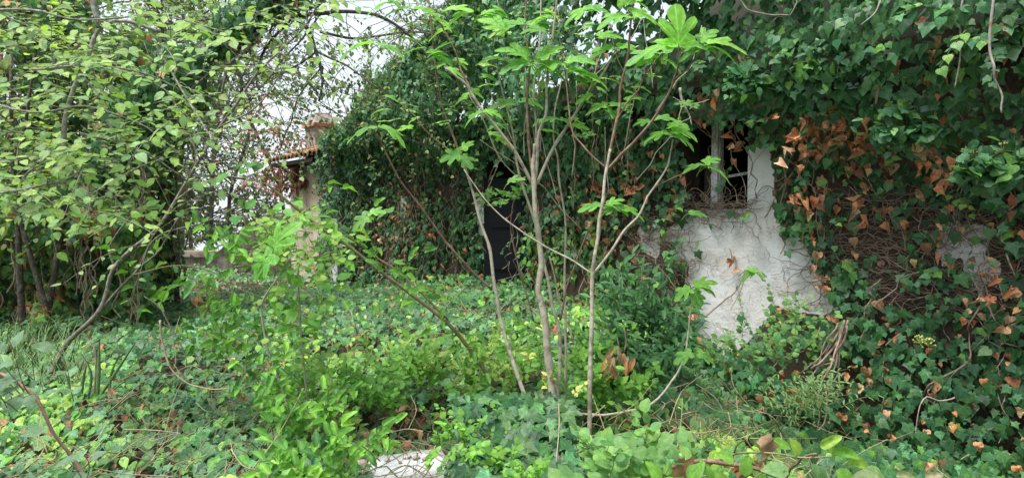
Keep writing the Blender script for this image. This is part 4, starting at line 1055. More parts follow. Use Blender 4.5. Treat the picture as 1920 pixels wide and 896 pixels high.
# ------------------------------------------------------------------ trees
def grow(sm, L, p, d, length, r, depth, leafcol, leafsize, kind='ovate', droop=.15, lpn=5, wob=.16, split=3, ends=None):
    """recursive branching with leaves on the last twigs"""
    pts = [np.array(p, float)]; k = 7; d = unit(d)
    for i in range(k):
        d = unit(d + rs.normal(0, wob, 3) + np.array([0, 0, -droop * (1 if depth < 2 else .2)]) / k * 2); pts.append(pts[-1] + d * length / k)
    path = smooth_path(pts, 2); sm.tube(path, taper(len(path), r, r * .5), 6 if r > .01 else 4, cap=False)
    if depth <= 0:
        n = lpn; idx = rs.randint(2, len(path), n); P = path[idx] + rs.normal(0, .015, (n, 3))
        tp = unit(rs.normal(0, .8, (n, 3)) + np.array([0, 0, -.35]))
        if n: L.add(kind, P, unit(rs.normal(0, .5, (n, 3)) + np.array([0, -.3, .8])), tp, rs.uniform(.7, 1.25, n) * leafsize, tints(n, leafcol, .2))
        return
    for i in range(split):
        t_ = rnd.uniform(.25, 1.0); q = path[int(t_ * (len(path) - 1))]
        nd = unit(unit(path[-1] - path[0]) + rs.normal(0, .6, 3)); grow(sm, L, q, nd, length * rnd.uniform(.5, .75), r * .5, depth - 1, leafcol, leafsize, kind, droop, lpn, wob, split)

OLIVE = [(.14, .23, .06), (.19, .29, .08), (.11, .19, .06), (.22, .32, .10), (.22, .19, .07)]
BACKG = [(.10, .15, .07), (.14, .19, .08), (.08, .12, .06), (.16, .20, .11)]
TREEL = [(.25, .42, .10), (.31, .47, .13), (.20, .35, .11), (.35, .48, .15), (.25, .39, .17)]

def leaning_tree():
    p = pxpath([(150, 640), (168, 560), (190, 430), (235, 270), (300, 170), (390, 95), (490, 20), (600, -60)], (6.2, 6.0), 6, .012)
    root = thing('ivy_clad_tree', p[0], 'leaning ivy-clad tree on the left whose bare limbs arch over the yard', 'tree')
    m = MB(); m.tube(p, taper(len(p), .15, .075), 10); m.build('trunk', M_BARK, root)
    # ivy sleeve
    n = 5200; i = rs.randint(0, len(p) - 1, n); t_ = rs.rand(n, 1); c = p[i] * (1 - t_) + p[i + 1] * t_
    d = unit(rs.normal(0, 1, (n, 3)) + np.array([0, -.5, 0])); rr = (.20 + .16 * vnoise(c[:, 0] * 3, c[:, 2] * 3)) * rs.uniform(.7, 1.15, n)
    P = c + d * rr[:, None]; L = Leaves()
    t = tints(n, IVY_DARK[1:] + IVY_BLUE[:2], .2); dd = rs.rand(n) < .05; t[dd] = tints(dd.sum(), DEAD, .2)
    L.add('ivy', P, unit(d + [0, -.2, .6]), unit(rs.normal(0, .4, (n, 3)) + [0, 0, -1]), rs.uniform(.045, .085, n), t)
    finish_leaves(L, M_IVY, root, 150, 'ivy_sleeve')
    # limbs across the sky
    sm = MB(); L = Leaves()
    limbs = [([(470, 40), (520, 20), (570, 45), (590, 95), (603, 150), (598, 190)], .030, .010), ([(560, 30), (640, 22), (720, 40), (790, 90), (830, 150)], .022, .006), ([(590, 95), (640, 120), (700, 160), (740, 200)], .012, .004), ([(600, 60), (680, 75), (760, 60), (850, 70)], .014, .005),
             ([(545, 35), (500, 90), (470, 150), (430, 200), (400, 260)], .016, .005), ([(480, 60), (450, 110), (420, 130), (415, 180)], .024, .010), ([(610, 10), (570, 70), (520, 130), (470, 190), (440, 230)], .010, .004), ([(600, 130), (560, 180), (540, 240), (520, 300)], .010, .003), ([(600, 140), (640, 190), (650, 240)], .008, .003), ([(590, 100), (550, 130), (490, 160), (440, 165)], .010, .004)]
    for pts, r0, r1 in limbs:
        q = pxpath(pts, (6.0, 6.0 + rnd.uniform(-.5, .8)), 6, .014); mm = MB(); mm.tube(q, taper(len(q), r0, r1), 6); mm.build('limb', M_BARK, root)
        for k in range(4 if pts[0][1] > 80 else 11):
            b = q[rnd.randint(2, len(q) - 1)]; d = unit(np.array([rnd.gauss(0.15, .8), rnd.gauss(0, .5), rnd.gauss(-.15, .6)]))
            grow(sm, L, b, d, rnd.uniform(.45, .95), .0045, 1, [(.14, .22, .07), (.20, .30, .10), (.24, .34, .13), (.13, .17, .09)], .046, 'ovate', .35, 9, .13, 3)
    sm.build('twigs', M_BARK, root, kind='stuff'); finish_leaves(L, M_SOFT, root, 150, 'foliage')
leaning_tree()

def thicket():
    specs = [('ivy_clad_tree', [(40, 690), (48, 560), (42, 400), (60, 220), (50, 60), (70, -60)], 6.6, .12, .34, 5200, 'ivy-smothered upright trunk at the far left edge', (.35)),
             ('ivy_clad_tree', [(118, 640), (112, 520), (120, 380), (105, 240), (120, 90), (130, -50)], 7.0, .09, .34, 5200, 'ivy-smothered trunk with rusty dead leaves second from the left edge', .55),
             ('ivy_clad_tree', [(222, 600), (225, 500), (215, 400), (230, 300), (240, 180), (235, 60)], 6.7, .10, .30, 4200, 'dark ivy-clad trunk standing right behind the slanting sapling', .15),
             ('ivy_clad_tree', [(300, 560), (310, 470), (300, 380), (318, 270), (370, 180), (410, 60)], 7.4, .06, .20, 1600, 'slim ivy-hung trunk between the thicket and the garden wall', .1)]
    for (nm, pts, Y, r, R_, n, label, br) in specs:
        p = pxpath(pts, Y, 6, .02); root = thing(nm, p[0], label, 'tree', 'ivy-clad trunks on the left')
        m = MB(); m.tube(p, taper(len(p), r, r * .6), 8); m.build('trunk', M_BARK, root)
        i = rs.randint(0, len(p) - 1, n); t_ = rs.rand(n, 1); c = p[i] * (1 - t_) + p[i + 1] * t_
        ang = rs.rand(n) * 6.283; lump = 1 + .55 * vnoise(c[:, 0] * 2 + np.cos(ang) * 1.4, c[:, 2] * 2.4, np.sin(ang) * 1.4, 3)
        rr = R_ * lump * rs.uniform(.6, 1.15, n)
        d = np.stack([np.cos(ang), np.sin(ang), 0 * ang], 1); P = c + d * rr[:, None] + rs.normal(0, .03, (n, 3)); L = Leaves()
        t = tints(n, OLIVE[:4] + IVY_DARK[2:] + IVY_BLUE[:2], .2)
        px, py, _ = project(P)
        pb = .06 + br * np.exp(-((py - 420) / 90) ** 2) * (vnoise(px / 30, py / 60, 0, 9) > .1)
        dd = rs.rand(n) < pb; t[dd] = tints(dd.sum(), DEAD, .25)
        L.add('round', P[::2], unit(d + [0, -.2, .7])[::2], unit(rs.normal(0, .5, (n, 3)) + [0, 0, -1])[::2], rs.uniform(.045, .085, n)[::2], t[::2])
        L.add('ivy', P[1::2], unit(d + [0, -.2, .7])[1::2], unit(rs.normal(0, .5, (n, 3)) + [0, 0, -1])[1::2], rs.uniform(.045, .085, n)[1::2], t[1::2])
        finish_leaves(L, M_IVY, root, 200)
        sm = MB()
        for k in range(26):
            a = rnd.uniform(0, 6.28); q0 = rnd.uniform(0, .6); i0 = int(q0 * (len(p) - 1)); i1 = min(len(p) - 1, i0 + rnd.randint(8, 20))
            q = p[i0:i1] + np.array([math.cos(a), math.sin(a), 0]) * R_ * rnd.uniform(.5, 1.1)
            if len(q) > 3: sm.tube(q + rs.normal(0, .012, q.shape), rnd.uniform(.003, .01), 5, cap=False)
        sm.build('stems', M_DRYVINE, root, kind='stuff')
    # leafy shrubs filling between the trunks
    for (x0, x1, y0, y1, Y0, Y1, n, cols, label) in ((-120, 260, 60, 420, 4.6, 6.2, 230, OLIVE + TREEL[:2], 'olive green scrubby tree crown at the far left behind the bright leaves'), (-120, 290, 380, 640, 6.0, 7.2, 120, IVY_LIGHT + IVY_BLUE + OLIVE[:3], 'leafy scrub filling the lower left between the trunks'), (180, 430, -40, 330, 6.6, 8.2, 170, OLIVE[:4], 'thin olive tree crown behind the leaning tree')):
        c = V((x0 + x1) / 2, y1, (Y0 + Y1) / 2); root = thing('scrub_tree', (c[0], c[1], float(ground_z(c[0], c[1]))), label, 'tree'); L = Leaves(); sm = MB()
        b = np.array([c[0], c[1], float(ground_z(c[0], c[1]))])
        m = MB()
        for q in range(3):
            e = V(rnd.uniform(x0 + 60, x1 - 60), y0 + 40, (Y0 + Y1) / 2); m.tube(smooth_path([b + [q * .15 - .15, 0, 0], (b + e) / 2 + rs.normal(0, .15, 3), e], 5, .02), taper(11, .03, .008), 6)
        m.build('trunk', M_BARK, root)
        for k in range(n):
            px, py = rnd.uniform(x0, x1), rnd.uniform(y0, y1)
            if vnoise(px / 60, py / 60, k * 0, 5) < -.35: continue
            s = V(px, py, rnd.uniform(Y0, Y1)); d = np.array([rnd.gauss(0, 1), rnd.gauss(-.3, .6), rnd.gauss(.2, .5)])
            spray(L, sm, s, d, rnd.uniform(.3, .6), rnd.randint(12, 18), .050, cols, 'round', .4, .003, pair=False, var=.22)
        finish_leaves(L, M_SOFT, root, 200); sm.build('twigs', M_BARK, root, kind='stuff')
thicket()

def thicket_face():
    root = thing('ivy_thicket', V(110, 640, 5.4), 'wall of tangled ivy with rusty dead patches under the trees at the left edge', 'ivy'); L = Leaves()
    n = 7500; px = rs.uniform(-140, 285, n); py = rs.uniform(250, 660, n)
    Y = 5.5 + .45 * vnoise(px / 70, py / 90, 0, 3) + .2 * vnoise(px / 25, py / 25, 0, 4) + rs.uniform(0, .25, n) + .5 * sstep(450, 250, py)
    keep = (rs.rand(n) < sstep(230, 420, py) * .9 + .1) & (vnoise(px / 40, py / 55, 0, 8) > -.55) & (px < 285 - 40 * sstep(520, 300, py))
    P = np.array([V(a, b, c) for a, b, c in zip(px[keep], py[keep], Y[keep])]); px, py = px[keep], py[keep]; n = len(P)
    t = tints(n, IVY_LIGHT + IVY_BLUE[:3] + OLIVE[:2], .2)
    pb = .05 + .6 * np.exp(-(((px - 165) / 28) ** 2 + ((py - 420) / 60) ** 2)) + .5 * np.exp(-(((px - 50) / 50) ** 2 + ((py - 580) / 40) ** 2)) + .3 * np.exp(-(((px - 115) / 20) ** 2 + ((py - 540) / 60) ** 2))
    d = rs.rand(n) < pb; t[d] = tints(d.sum(), DEAD, .22)
    for kn, m in (('dry', d), ('round', ~d & (px % 2 < 1)), ('ivy', ~d & (px % 2 >= 1))):
        k = m.sum(); L.add(kn, P[m], unit(np.array([.1, -.8, .75]) + rs.normal(0, .3, (k, 3))), unit(np.array([0, -.2, -1]) + rs.normal(0, .4, (k, 3))), rs.uniform(.05, .09, k), t[m])
    finish_leaves(L, M_IVY, root, 300)
    m = MB()
    for k in range(60):
        x = rnd.uniform(-100, 270); y0 = rnd.uniform(260, 560); pts = [(x + rnd.gauss(0, 5), y0 + i * 22) for i in range(6)]
        m.tube(pxpath(pts, 5.6, 3, .01), rnd.uniform(.003, .009), 5, cap=False)
    m.build('stems', M_DRYVINE, root, kind='stuff')
thicket_face()

def saplings():
    p = pxpath([(95, 700), (105, 680), (128, 640), (180, 590), (200, 548), (215, 500), (250, 468), (295, 430), (335, 370), (375, 300), (410, 240), (440, 200), (482, 140), (530, 90), (575, 45), (610, -20)], (3.9, 4.4), 5, .006)
    root = thing('leaning_sapling', p[0], 'slender grey-barked sapling slanting from the lower left up to the right', 'sapling'); m = MB(); m.tube(p, taper(len(p), .017, .006), 8); m.build('trunk', M_SAPBARK, root)
    for pts, r0 in (([(182, 590), (225, 540), (262, 500), (285, 455), (330, 430), (400, 410), (450, 385)], .010), ([(215, 500), (205, 460), (240, 410), (280, 370)], .008), ([(330, 375), (370, 350), (430, 330), (520, 350)], .008), ([(410, 240), (480, 200), (540, 120)], .007), ([(375, 300), (340, 220), (300, 150), (270, 80)], .006), ([(262, 500), (300, 470), (340, 400), (380, 390)], .007)):
        q = pxpath(pts, 4.1, 5, .006); mm = MB(); mm.tube(q, taper(len(q), r0, r0 * .4), 6); mm.build('branch', M_SAPBARK, root)
    sm = MB(); L = Leaves()
    for k in range(38):
        b = p[rnd.randint(len(p) // 3, len(p) - 1)]; spray(L, sm, b, np.array([rnd.gauss(.2, 1), rnd.gauss(0, .5), rnd.gauss(.1, .6)]), rnd.uniform(.3, .7), 6, .048, TREEL, 'ovate', .3, .003)
    finish_leaves(L, M_SOFT, root, 250); sm.build('twigs', M_SAPBARK, root, kind='stuff')

    # near tree with bright ovate leaves
    b = pxpath([(122, 330), (122, 235), (138, 170), (165, 100), (188, 52), (235, 40), (300, 60)], (2.9, 3.1), 6, .004)
    root = thing('bright_leaved_tree', V(-250, 700, 2.9), 'near tree branch with lichened twigs and bright oval leaves filling the upper left', 'tree')
    m = MB(); q = smooth_path([V(-250, 720, 2.9), V(-230, 400, 2.9), V(-160, 200, 2.9), V(-100, 60, 2.9), V(40, -60, 2.95), V(150, -40, 3.0), V(188, 52, 3.0)], 6); m.tube(q, taper(len(q), .05, .012), 8); m.build('trunk', M_LICHEN, root)
    m = MB(); m.tube(b, taper(len(b), .012, .008), 7); m.build('branch', M_LICHEN, root)
    brs = [[(0, 362), (75, 350), (130, 332), (165, 308)], [(-60, 330), (0, 362)], [(40, 340), (65, 315), (110, 290)], [(30, 390), (60, 380), (90, 390)], [(100, 125), (200, 125), (300, 150), (380, 190)], [(290, 80), (330, 150), (380, 230), (400, 260)], [(60, 130), (150, 122)], [(140, 320), (165, 370), (165, 410)], [(-60, 180), (60, 210), (160, 200), (260, 230), (340, 290)], [(-60, 20), (60, 20), (150, 40), (300, 30), (420, 60)], [(150, 250), (260, 280), (340, 330), (360, 350)], [(200, 225), (240, 300), (250, 340)]]
    L = Leaves(); sm = MB(); paths = []
    for pts in brs:
        q = pxpath(pts, (2.9, 2.6 + rnd.random() * .8), 5, .004); mm = MB(); mm.tube(q, taper(len(q), .006, .003), 6); mm.build('branch', M_LICHEN, root); paths.append(q)
    for k in range(150):
        q = paths[k % len(paths)] if k < 75 else None
        s = q[rnd.randint(0, len(q) - 1)] if q is not None else V(rnd.uniform(-60, 430) if k < 132 else rnd.uniform(350, 620), rnd.uniform(-20, 300) if k < 132 else rnd.uniform(-30, 60), rnd.uniform(2.5, 3.6))
        spray(L, sm, s, np.array([rnd.gauss(.5, .6), rnd.gauss(-.1, .4), rnd.gauss(-.02, .35)]), rnd.uniform(.18, .42), rnd.randint(5, 8), .058, TREEL, 'ovate', .35, .0022, up=(0, -.55, 1), var=.14)
    for (px, py) in ((70, 405), (95, 345), (45, 400), (250, 395), (225, 395), (340, 345), (265, 390), (30, 240), (60, 190), (110, 110), (80, 430)):
        spray(L, sm, V(px, py, 2.9), np.array([1, 0, .1]), .12, 3, .062, TREEL, 'ovate', .3, .002, up=(0, -.8, 1))
    finish_leaves(L, M_SOFT, root, 300); sm.build('twigs', M_LICHEN, root, kind='stuff')
saplings()

def background_trees():
    data = [(330, 12.0, 15.5, 40, 'thin dark background tree left of the sky gap behind the garden wall'), (395, 12, 15.0, 30, 'twin-stemmed background tree behind the garden wall coping'), (440, 12, 17, 50, 'bare-limbed background tree leaning over the ruined wall'), (270, 12, 16, 120, 'bushy background tree behind the ivy-clad trunks'), (520, 12, 18, 20, 'sparse background tree left of the chimney'), (362, 12, 19, 20, 'slim background tree between the two nearest behind the wall'), (300, 12, 20, 20, 'farthest background tree seen over the garden wall'), (150, 12, 17, 200, 'tall background tree glimpsed through the left thicket'), (20, 12, 18, 200, 'background tree glimpsed at the far left edge'), (880, 12, 17, 60, 'yellow-green tree rising behind the house roof'), (960, 12, 18, 60, 'pale green tree top behind the house roof right of the first')]
    for (px, _, Y, dens, label) in data:
        base = V(px, 470, Y); base[2] = -.1; H = 7.2 if px < 700 else 8.5
        root = thing('background_tree', base, label, 'tree', 'trees beyond the garden wall'); m = MB(); sm = MB(); L = Leaves()
        q = smooth_path([base, base + [rnd.gauss(0, .25), 0, H * .3], base + [rnd.gauss(0, .4), 0, H * .65], base + [rnd.gauss(0, .6), 0, H]], 6, .02); m.tube(q, taper(len(q), .065, .02), 8); m.build('trunk', M_BARK, root)
        for k in range((24 if px < 460 else 12) if px < 700 else 30):
            b = q[rnd.randint(2 if px < 700 else 12, len(q) - 1)]
            grow(sm, L, b, np.array([rnd.gauss(0, 1), rnd.gauss(0, .7), rnd.uniform(-.1, .9)]), rnd.uniform(1.0, 2.2), .022, 2, BACKG if px < 700 else [(.20, .27, .09), (.16, .24, .09), (.24, .30, .12)], .10, 'ovate', .1, 7, .14, 4)
        sm.build('limbs', M_BARK, root, kind='stuff'); finish_leaves(L, M_SOFT, root, 0, 'crown')
    # russet creeper by the chimney
    root = thing('russet_creeper', V(530, 330, 12.0), 'russet-leaved creeper hanging on thin branches left of the chimney', 'creeper'); L = Leaves(); sm = MB()
    for k in range(70):
        px = rnd.gauss(505, 30); py = rnd.uniform(170, 345)
        spray(L, sm, V(px, py, rnd.uniform(11, 12.5)), np.array([rnd.gauss(0, 1), 0, rnd.gauss(-.3, .5)]), rnd.uniform(.3, .6), 9, .085, [(.28, .07, .045, .7), (.22, .07, .05, .8), (.30, .13, .06, .8), (.12, .18, .06, .2)], 'ovate', .4, .006)
    for k in range(40):
        spray(L, sm, V(rnd.uniform(500, 585), rnd.uniform(308, 345), rnd.uniform(10.2, 10.8)), np.array([rnd.gauss(0, 1), 0, rnd.gauss(-.5, .4)]), .25, 8, .07, [(.26, .09, .055, 1), (.20, .08, .05, 1)], 'dry', .4, .004)
    finish_leaves(L, M_SOFT, root, 100); sm.build('stems', M_DRYVINE, root, kind='stuff')
background_trees()

# ------------------------------------------------------------------ middle and foreground plants
def brambles():
    def plant(name, label, cat, base, group=None): return thing(name, base, label, cat, group)
    # tall bright creeper column in front of the ruin
    root = plant('climbing_shrub', 'bright yellow-green creeper climbing dry canes in front of the ruined wall', 'shrub', V(560, 760, 2.9)); L = Leaves(); sm = MB()
    canes = [([(600, 880), (580, 780), (565, 640), (562, 540), (555, 470), (548, 430), (570, 395)], 2.7, .006, M_GREYVINE), ([(930, 725), (870, 640), (830, 600), (760, 545), (690, 490), (620, 440), (560, 395), (500, 345)], (3.2, 2.8), .011, M_CANE), ([(840, 600), (760, 520), (700, 480), (650, 440), (600, 415)], (3.2, 3.0), .006, M_CANE),
             ([(545, 780), (525, 720), (500, 640), (490, 570), (520, 520), (545, 480)], 2.6, .006, M_GREYVINE), ([(440, 500), (520, 495), (600, 480), (650, 465)], 2.7, .004, M_CANE), ([(250, 515), (330, 498), (400, 510), (440, 540), (520, 570), (560, 600)], 3.4, .004, M_CANE), ([(300, 600), (305, 640), (320, 690), (350, 715), (390, 728), (430, 728)], 2.6, .0045, M_STRAW), ([(350, 665), (300, 580), (270, 555)], 3.0, .004, M_GREYVINE), ([(455, 405), (480, 470), (540, 520), (600, 560)], 2.9, .004, M_PINKSTEM)]
    cp_ = []
    for pts, Y, r, mt in canes:
        q = pxpath(pts, Y, 6, .003); mm = MB(); mm.tube(q, taper(len(q), r, r * .5), 6); mm.build('cane', mt, root); cp_.append(q)
    for k in range(62):                     # small round yellow-green leaves down the column
        q = cp_[0]; s = q[rnd.randint(8, len(q) - 1)] + rs.normal(0, .075, 3)
        spray(L, sm, s, np.array([rnd.gauss(0, 1), -.3, rnd.gauss(.2, .5)]), rnd.uniform(.08, .2), 7, .030, [(.24, .42, .08), (.30, .44, .09), (.18, .36, .08)], 'round', .4, .0014, up=(0, -.6, 1))
    for k in range(66):                     # larger folded leaves
        q = cp_[rnd.choice([0, 1, 1, 1, 2, 2, 3, 3, 4, 5, 8])]; s = q[rnd.randint(2, len(q) - 1)] + rs.normal(0, .06, 3)
        spray(L, sm, s, np.array([rnd.gauss(0, 1), -.3, rnd.gauss(.1, .4)]), rnd.uniform(.08, .2), 3, .07, BRIGHT[:3] + [(.13, .30, .10)], 'curl' if k % 3 else 'ovate', .5, .0018, up=(0, -.4, 1))
    finish_leaves(L, M_SOFT, root, 300); sm.build('twigs', M_GREENSTEM, root, kind='stuff')
    # foreground leafy band of seedlings
    def patch(name, label, cat, pts, n, size, cols, kind, hmax=.22, sr=.0018, ln=(.1, .25), singles=200, group=None, up=(0, -.5, 1), pair=True, sx=28, sy=16):
        px0, py0, Y0 = pts[0]; root = thing(name, V(px0, py0, Y0), label, cat, group); L = Leaves(); sm = MB()
        for k in range(n):
            a = pts[rnd.randrange(len(pts))]; px, py, Y = a
            p = V(px + rnd.gauss(0, sx), py + rnd.gauss(0, sy), Y + rnd.uniform(-.12, .12))
            b = p - np.array([0, 0, rnd.uniform(.05, hmax)])
            spray(L, sm, b, np.array([rnd.gauss(0, .5), -.35, .8]), rnd.uniform(*ln), rnd.randint(3, 6), size, cols, kind, .5, sr, up=up, pair=pair, var=.15)
        finish_leaves(L, M_SOFT, root, singles); sm.build('stems', M_GREENSTEM, root, kind='stuff')
    patch('seedling_clump', 'bright green leafy seedlings below the creeper column on the bank', 'shrub', [(560, 700, 3.1), (620, 690, 3.1), (680, 700, 3.2), (740, 680, 3.4), (800, 680, 3.4), (850, 690, 3.3), (540, 740, 2.9), (600, 760, 2.7), (700, 720, 3.1)], 120, .046, BRIGHT[:3] + IVY_LIGHT, 'ovate', hmax=.12, ln=(.06, .16))
    patch('seedling_clump', 'large drooping pointed leaves at the bottom left of the white slab', 'shrub', [(500, 740, 2.6), (560, 780, 2.45), (610, 830, 2.3), (530, 850, 2.25), (590, 720, 2.7), (460, 640, 3.0), (650, 790, 2.45), (550, 870, 2.2), (500, 670, 2.9), (640, 850, 2.25), (540, 640, 3.0)], 70, .060, BRIGHT[:3] + [(.10, .24, .08)], 'curl', hmax=.08, pair=False, ln=(.08, .2), sx=32, sy=28)
    patch('trailing_creeper', 'scattered large folded leaves trailing in front of the garden wall at left', 'creeper', [(300, 560, 3.0), (400, 540, 3.0), (470, 600, 2.9), (420, 640, 2.9), (500, 480, 2.8), (330, 620, 3.0), (440, 470, 2.8), (290, 530, 3.1), (380, 450, 3.0)], 34, .062, BRIGHT[:3] + [(.12, .28, .10)], 'curl', hmax=.06, pair=False, ln=(.10, .22), sx=26, sy=18)
    patch('seedling_clump', 'yellowish seedlings around the foot of the bent cane', 'shrub', [(830, 660, 3.4), (880, 650, 3.5), (920, 640, 3.6), (780, 640, 3.7), (940, 690, 3.4)], 60, .045, [(.26, .40, .09), (.18, .36, .08), (.34, .44, .10)], 'ovate')
    patch('low_shrub', 'pale green soft-leaved shrub at the bottom centre in front of the fig', 'shrub', [(1100, 860, 2.0), (1150, 830, 2.05), (1190, 860, 2.0), (1230, 850, 2.05), (1140, 890, 1.9), (1260, 880, 2.0), (1160, 780, 2.2), (1200, 800, 2.2), (1110, 820, 2.15)], 26, .050, [(.17, .34, .10), (.15, .31, .10), (.24, .42, .11), (.13, .27, .10)], 'round', hmax=.15, ln=(.1, .2))
    patch('low_shrub', 'small-leaved bright green shrub left of the pale one at the bottom', 'shrub', [(870, 800, 2.45), (900, 840, 2.3), (930, 860, 2.3), (860, 860, 2.3), (960, 820, 2.5), (900, 780, 2.6), (990, 880, 2.1)], 60, .027, BRIGHT[:3], 'round', hmax=.08, ln=(.06, .13))
    patch('leafy_weed', 'leafy green weeds around the fig stems', 'weeds', [(1060, 690, 3.2), (1100, 700, 3.2), (1150, 720, 3.1), (1000, 660, 3.4), (960, 620, 3.8), (1090, 640, 3.5), (1180, 700, 3.2), (1140, 640, 3.6)], 110, .052, BRIGHT[:3] + IVY_LIGHT, 'ovate')
    patch('yellow_seedling', 'pale yellow small leaves between the fig stems', 'seedling', [(1020, 670, 2.85), (1035, 665, 2.85), (1075, 690, 2.85), (1085, 640, 2.85), (1015, 690, 2.85)], 3, .034, [(.52, .55, .18), (.42, .50, .14)], 'ovate', hmax=.06, ln=(.05, .1))
    patch('bay_shrub', 'dark glossy long-leaved bay shrub between the fig and the white patch', 'shrub', [(1170, 560, 3.9), (1200, 590, 3.85), (1240, 620, 3.75), (1180, 620, 3.8), (1160, 500, 4.0), (1230, 570, 3.85), (1190, 660, 3.6), (1260, 660, 3.6), (1220, 690, 3.5), (1150, 640, 3.7)], 110, .085, [(.045, .13, .055), (.06, .17, .07), (.09, .22, .08)], 'lance', hmax=.25, ln=(.15, .3), up=(0, -.6, 1), pair=True)
    patch('thin_weed', 'thin-leaved light green weed in front of the white patch edge', 'weed', [(1430, 560, 3.7), (1455, 590, 3.7), (1440, 610, 3.6), (1355, 640, 3.7), (1385, 655, 3.6), (1470, 640, 3.5)], 34, .036, [(.17, .34, .09), (.12, .26, .08)], 'round', hmax=.15, ln=(.14, .3))
    patch('feathery_weed', 'pale feathery weed hanging on the ivy below the dead vine', 'weed', [(1490, 740, 3.1), (1520, 730, 3.1), (1540, 745, 3.1), (1475, 760, 3.05), (1505, 760, 3.1)], 50, .032, [(.17, .29, .11), (.21, .33, .14)], 'lance', hmax=.05, ln=(.10, .2))
    patch('blue_leaved_shoot', 'dull blue-green leaves blurred close at the bottom left', 'shrub', [(30, 720, 1.7), (70, 760, 1.7), (20, 760, 1.65), (100, 720, 1.75), (110, 870, 1.6), (150, 880, 1.6), (60, 700, 1.7)], 15, .048, [(.15, .26, .15), (.18, .30, .18)], 'ovate', hmax=.08, ln=(.12, .25), pair=False)
    # pink arching stem at lower left
    m = MB(); q = pxpath([(-20, 690), (30, 715), (70, 750), (100, 810), (130, 850), (160, 890), (190, 920)], 1.7, 6, .002); m.tube(q, taper(len(q), .005, .004), 6); m.build('arching_stem', M_PINKSTEM, label='pinkish arching stem crossing the bottom left corner', cat='stem')
    # fallen woody branch bottom right, with big yellow-green leaves
    root = thing('fallen_branch', V(1500, 880, 2.1), 'brown branch lying across the bottom with yellowing leaves and one dead leaf', 'branch')
    for pts, r in (([(1230, 885), (1300, 865), (1360, 868), (1420, 878), (1480, 900), (1560, 930)], .009), ([(1330, 870), (1380, 850), (1440, 848), (1500, 858), (1560, 855)], .004), ([(1470, 900), (1490, 870), (1510, 855), (1530, 850)], .005), ([(1370, 865), (1385, 835), (1400, 822)], .003)):
        q = pxpath(pts, (2.0, 1.85), 5, .003); mm = MB(); mm.tube(q, taper(len(q), r, r * .6), 7); mm.build('branch', M_CANE if r < .008 else M_FIGRED, root)
    L = Leaves(); sm = MB()
    for (px, py, Y, ang, sz, c) in ((1420, 830, 1.95, -60, .095, (.38, .26, .16, .9)), (1300, 880, 1.9, 200, .10, (.34, .20, .11, 1)), (1450, 825, 1.95, -20, .06, BRIGHT[0]), (1500, 850, 1.9, 120, .06, BRIGHT[3]), (1540, 840, 1.9, 40, .07, BRIGHT[3]), (1560, 850, 1.9, 0, .08, BRIGHT[0]), (1590, 865, 1.9, -10, .09, BRIGHT[3]), (1570, 880, 1.8, -40, .10, BRIGHT[0]), (1520, 870, 1.8, -70, .09, (.17, .33, .14)), (1620, 880, 1.8, -20, .09, (.22, .36, .12)), (1540, 830, 1.95, -30, .07, (.30, .42, .11)), (1480, 880, 1.8, 170, .08, (.2, .35, .13)), (1680, 892, 1.8, 10, .06, (.28, .32, .16)), (1735, 896, 1.8, 20, .05, (.40, .36, .22)), (1650, 900, 1.7, 170, .09, (.25, .33, .16)), (1375, 862, 1.9, 150, .06, BRIGHT[1]), (1345, 885, 1.85, -60, .07, BRIGHT[1]), (1290, 900, 1.8, 60, .07, BRIGHT[0]), (1330, 905, 1.8, 100, .07, BRIGHT[0]), (1240, 900, 1.8, 120, .07, BRIGHT[1]), (1435, 890, 1.8, 30, .06, (.12, .26, .12)), (1395, 890, 1.85, 80, .06, BRIGHT[0])):
        a = R(ang); tip = np.array([math.cos(a), -.2, math.sin(a)]); c4 = c if len(c) == 4 else (*c, 0)
        L.add('dry' if len(c) == 4 and c[3] > .5 else 'curl' if rnd.random() < .3 else 'ovate', V(px, py, Y)[None], unit(np.array([rnd.gauss(0, .2), -.7, .75])), tip, sz * 1.05, np.array([c4]))
    finish_leaves(L, M_SOFT, root, 60)
    # dead hanging leaves
    for (c, n, label, sz) in (((1157, 672, 3.0), 11, 'bunch of rusty dead leaves hanging beside the fig stems', .06), ((385, 578, 3.3), 5, 'curled tan dead leaf caught above the ivy carpet on the left', .055), ((1170, 655, 3.05), 5, 'pair of red-brown dead leaves above the rusty bunch', .055)):
        root = thing('dead_leaves', V(*c), label, 'dead leaves'); L = Leaves()
        for k in range(n):
            p = V(c[0] + rnd.gauss(0, 16), c[1] + rnd.gauss(0, 12), c[2] + rnd.gauss(0, .02)); L.add('dry' if 'curled' in label else 'lance', p[None], unit(np.array([rnd.gauss(0, .6), -1, .2])), np.array([rnd.gauss(0, .35), -.1, -1]), sz * rnd.uniform(.8, 1.2) * (1.5 if 'bunch' in label else 1), tints(1, [DEAD[0], DEAD[3], (.5, .3, .18, 1)] if 'tan' not in label else [(.5, .30, .18, 1)], .15))
        finish_leaves(L, M_SOFT, root, 60)
        m = MB(); m.tube(smooth_path([V(c[0], c[1] - 40, c[2]), V(c[0] + 4, c[1] - 15, c[2]), V(c[0], c[1] + 5, c[2])], 4), .003, 5); m.build('stalk', M_DRYVINE, root)
    # iris blades
    root = thing('iris', V(180, 730, 3.4), 'clump of broad sword-shaped green leaves with one dried tan blade', 'iris')
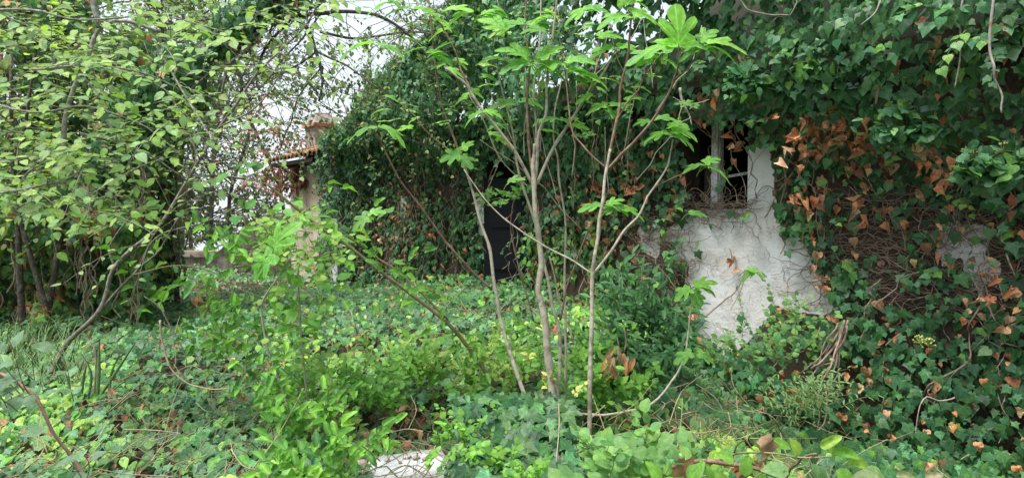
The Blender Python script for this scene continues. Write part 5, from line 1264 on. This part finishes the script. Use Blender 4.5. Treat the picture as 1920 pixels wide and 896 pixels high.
    for (pts, w, mt) in (([(182, 738), (184, 690), (186, 640)], .030, M_IRIS), ([(190, 738), (215, 700), (255, 640)], .026, M_IRIS), ([(150, 748), (155, 710), (162, 685)], .026, M_IRIS), ([(176, 738), (180, 690), (178, 655), (168, 643)], .018, M_STRAW), ([(135, 755), (128, 720), (122, 700)], .014, M_IRIS), ([(20, 800), (0, 760), (-10, 740)], .03, M_IRIS), ([(195, 745), (225, 720), (248, 705)], .018, M_IRIS), ([(165, 748), (170, 700), (150, 660)], .016, M_IRIS), ([(205, 740), (208, 700), (222, 668)], .015, M_IRIS)):
        q = pxpath(pts, 3.3, 4); n = len(q); wd_ = .75 * w * np.sin(np.linspace(.9, math.pi, n)); v = []
        for i in range(n): v += [q[i] + [-wd_[i] / 2, 0, 0], q[i] + [0, -.006, 0], q[i] + [wd_[i] / 2, .006, 0], q[i] + [0, .004, 0]]
        f = [(4 * i + k, 4 * i + (k + 1) % 4, 4 * i + 4 + (k + 1) % 4, 4 * i + 4 + k) for i in range(n - 1) for k in range(4)]
        m = MB(); m.raw(np.array(v), f); m.build('blade', mt, root)
    # grass tuft
    m = MB()
    for k in range(260):
        p = V(rnd.uniform(-60, 150), rnd.uniform(640, 690), rnd.uniform(3.6, 5.0)); p[2] = float(ground_z(p[0], p[1])) + .1
        a = rnd.uniform(0, 6.28); l = rnd.uniform(.15, .38); d = np.array([math.cos(a) * .6, math.sin(a) * .6, 1]) * l
        v = [p + [-.003, 0, 0], p + [.003, 0, 0], p + d * .6 + [.0025, 0, 0], p + d * .6 + [-.0025, 0, 0], p + d * [1.5, 1.5, .75]]
        m.raw(np.array(v), [(0, 1, 2, 3), (3, 2, 4)])
    m.build('grass', M_GRASS, label='tufts of grass under the thicket at the left', cat='grass', kind='stuff')
    # near clump of dark ivy with big leaves
    root = thing('ivy_clump', V(950, 800, 2.5), 'clump of large blue-green ivy leaves at the bottom between slab and fig', 'ivy'); L = Leaves()
    n = 460; px = rs.uniform(850, 1080, n); py = rs.uniform(740, 910, n); Yv = np.interp(py, [740, 896], [2.95, 2.2]) + rs.uniform(-.16, .08, n)
    P = np.array([V(a, b, c) for a, b, c in zip(px, py, Yv)]); ang = rs.uniform(0, 6.28, n)
    L.add('ivy', P, unit(np.array([0, -.7, 1]) + rs.normal(0, .3, (n, 3))), np.stack([np.cos(ang), -.5 + .4 * np.sin(ang), -.3 + .3 * np.sin(ang)], 1), rs.uniform(.045, .078, n), tints(n, IVY_DARK + IVY_BLUE[:2], .3))
    finish_leaves(L, M_IVY, root, 300)
brambles()
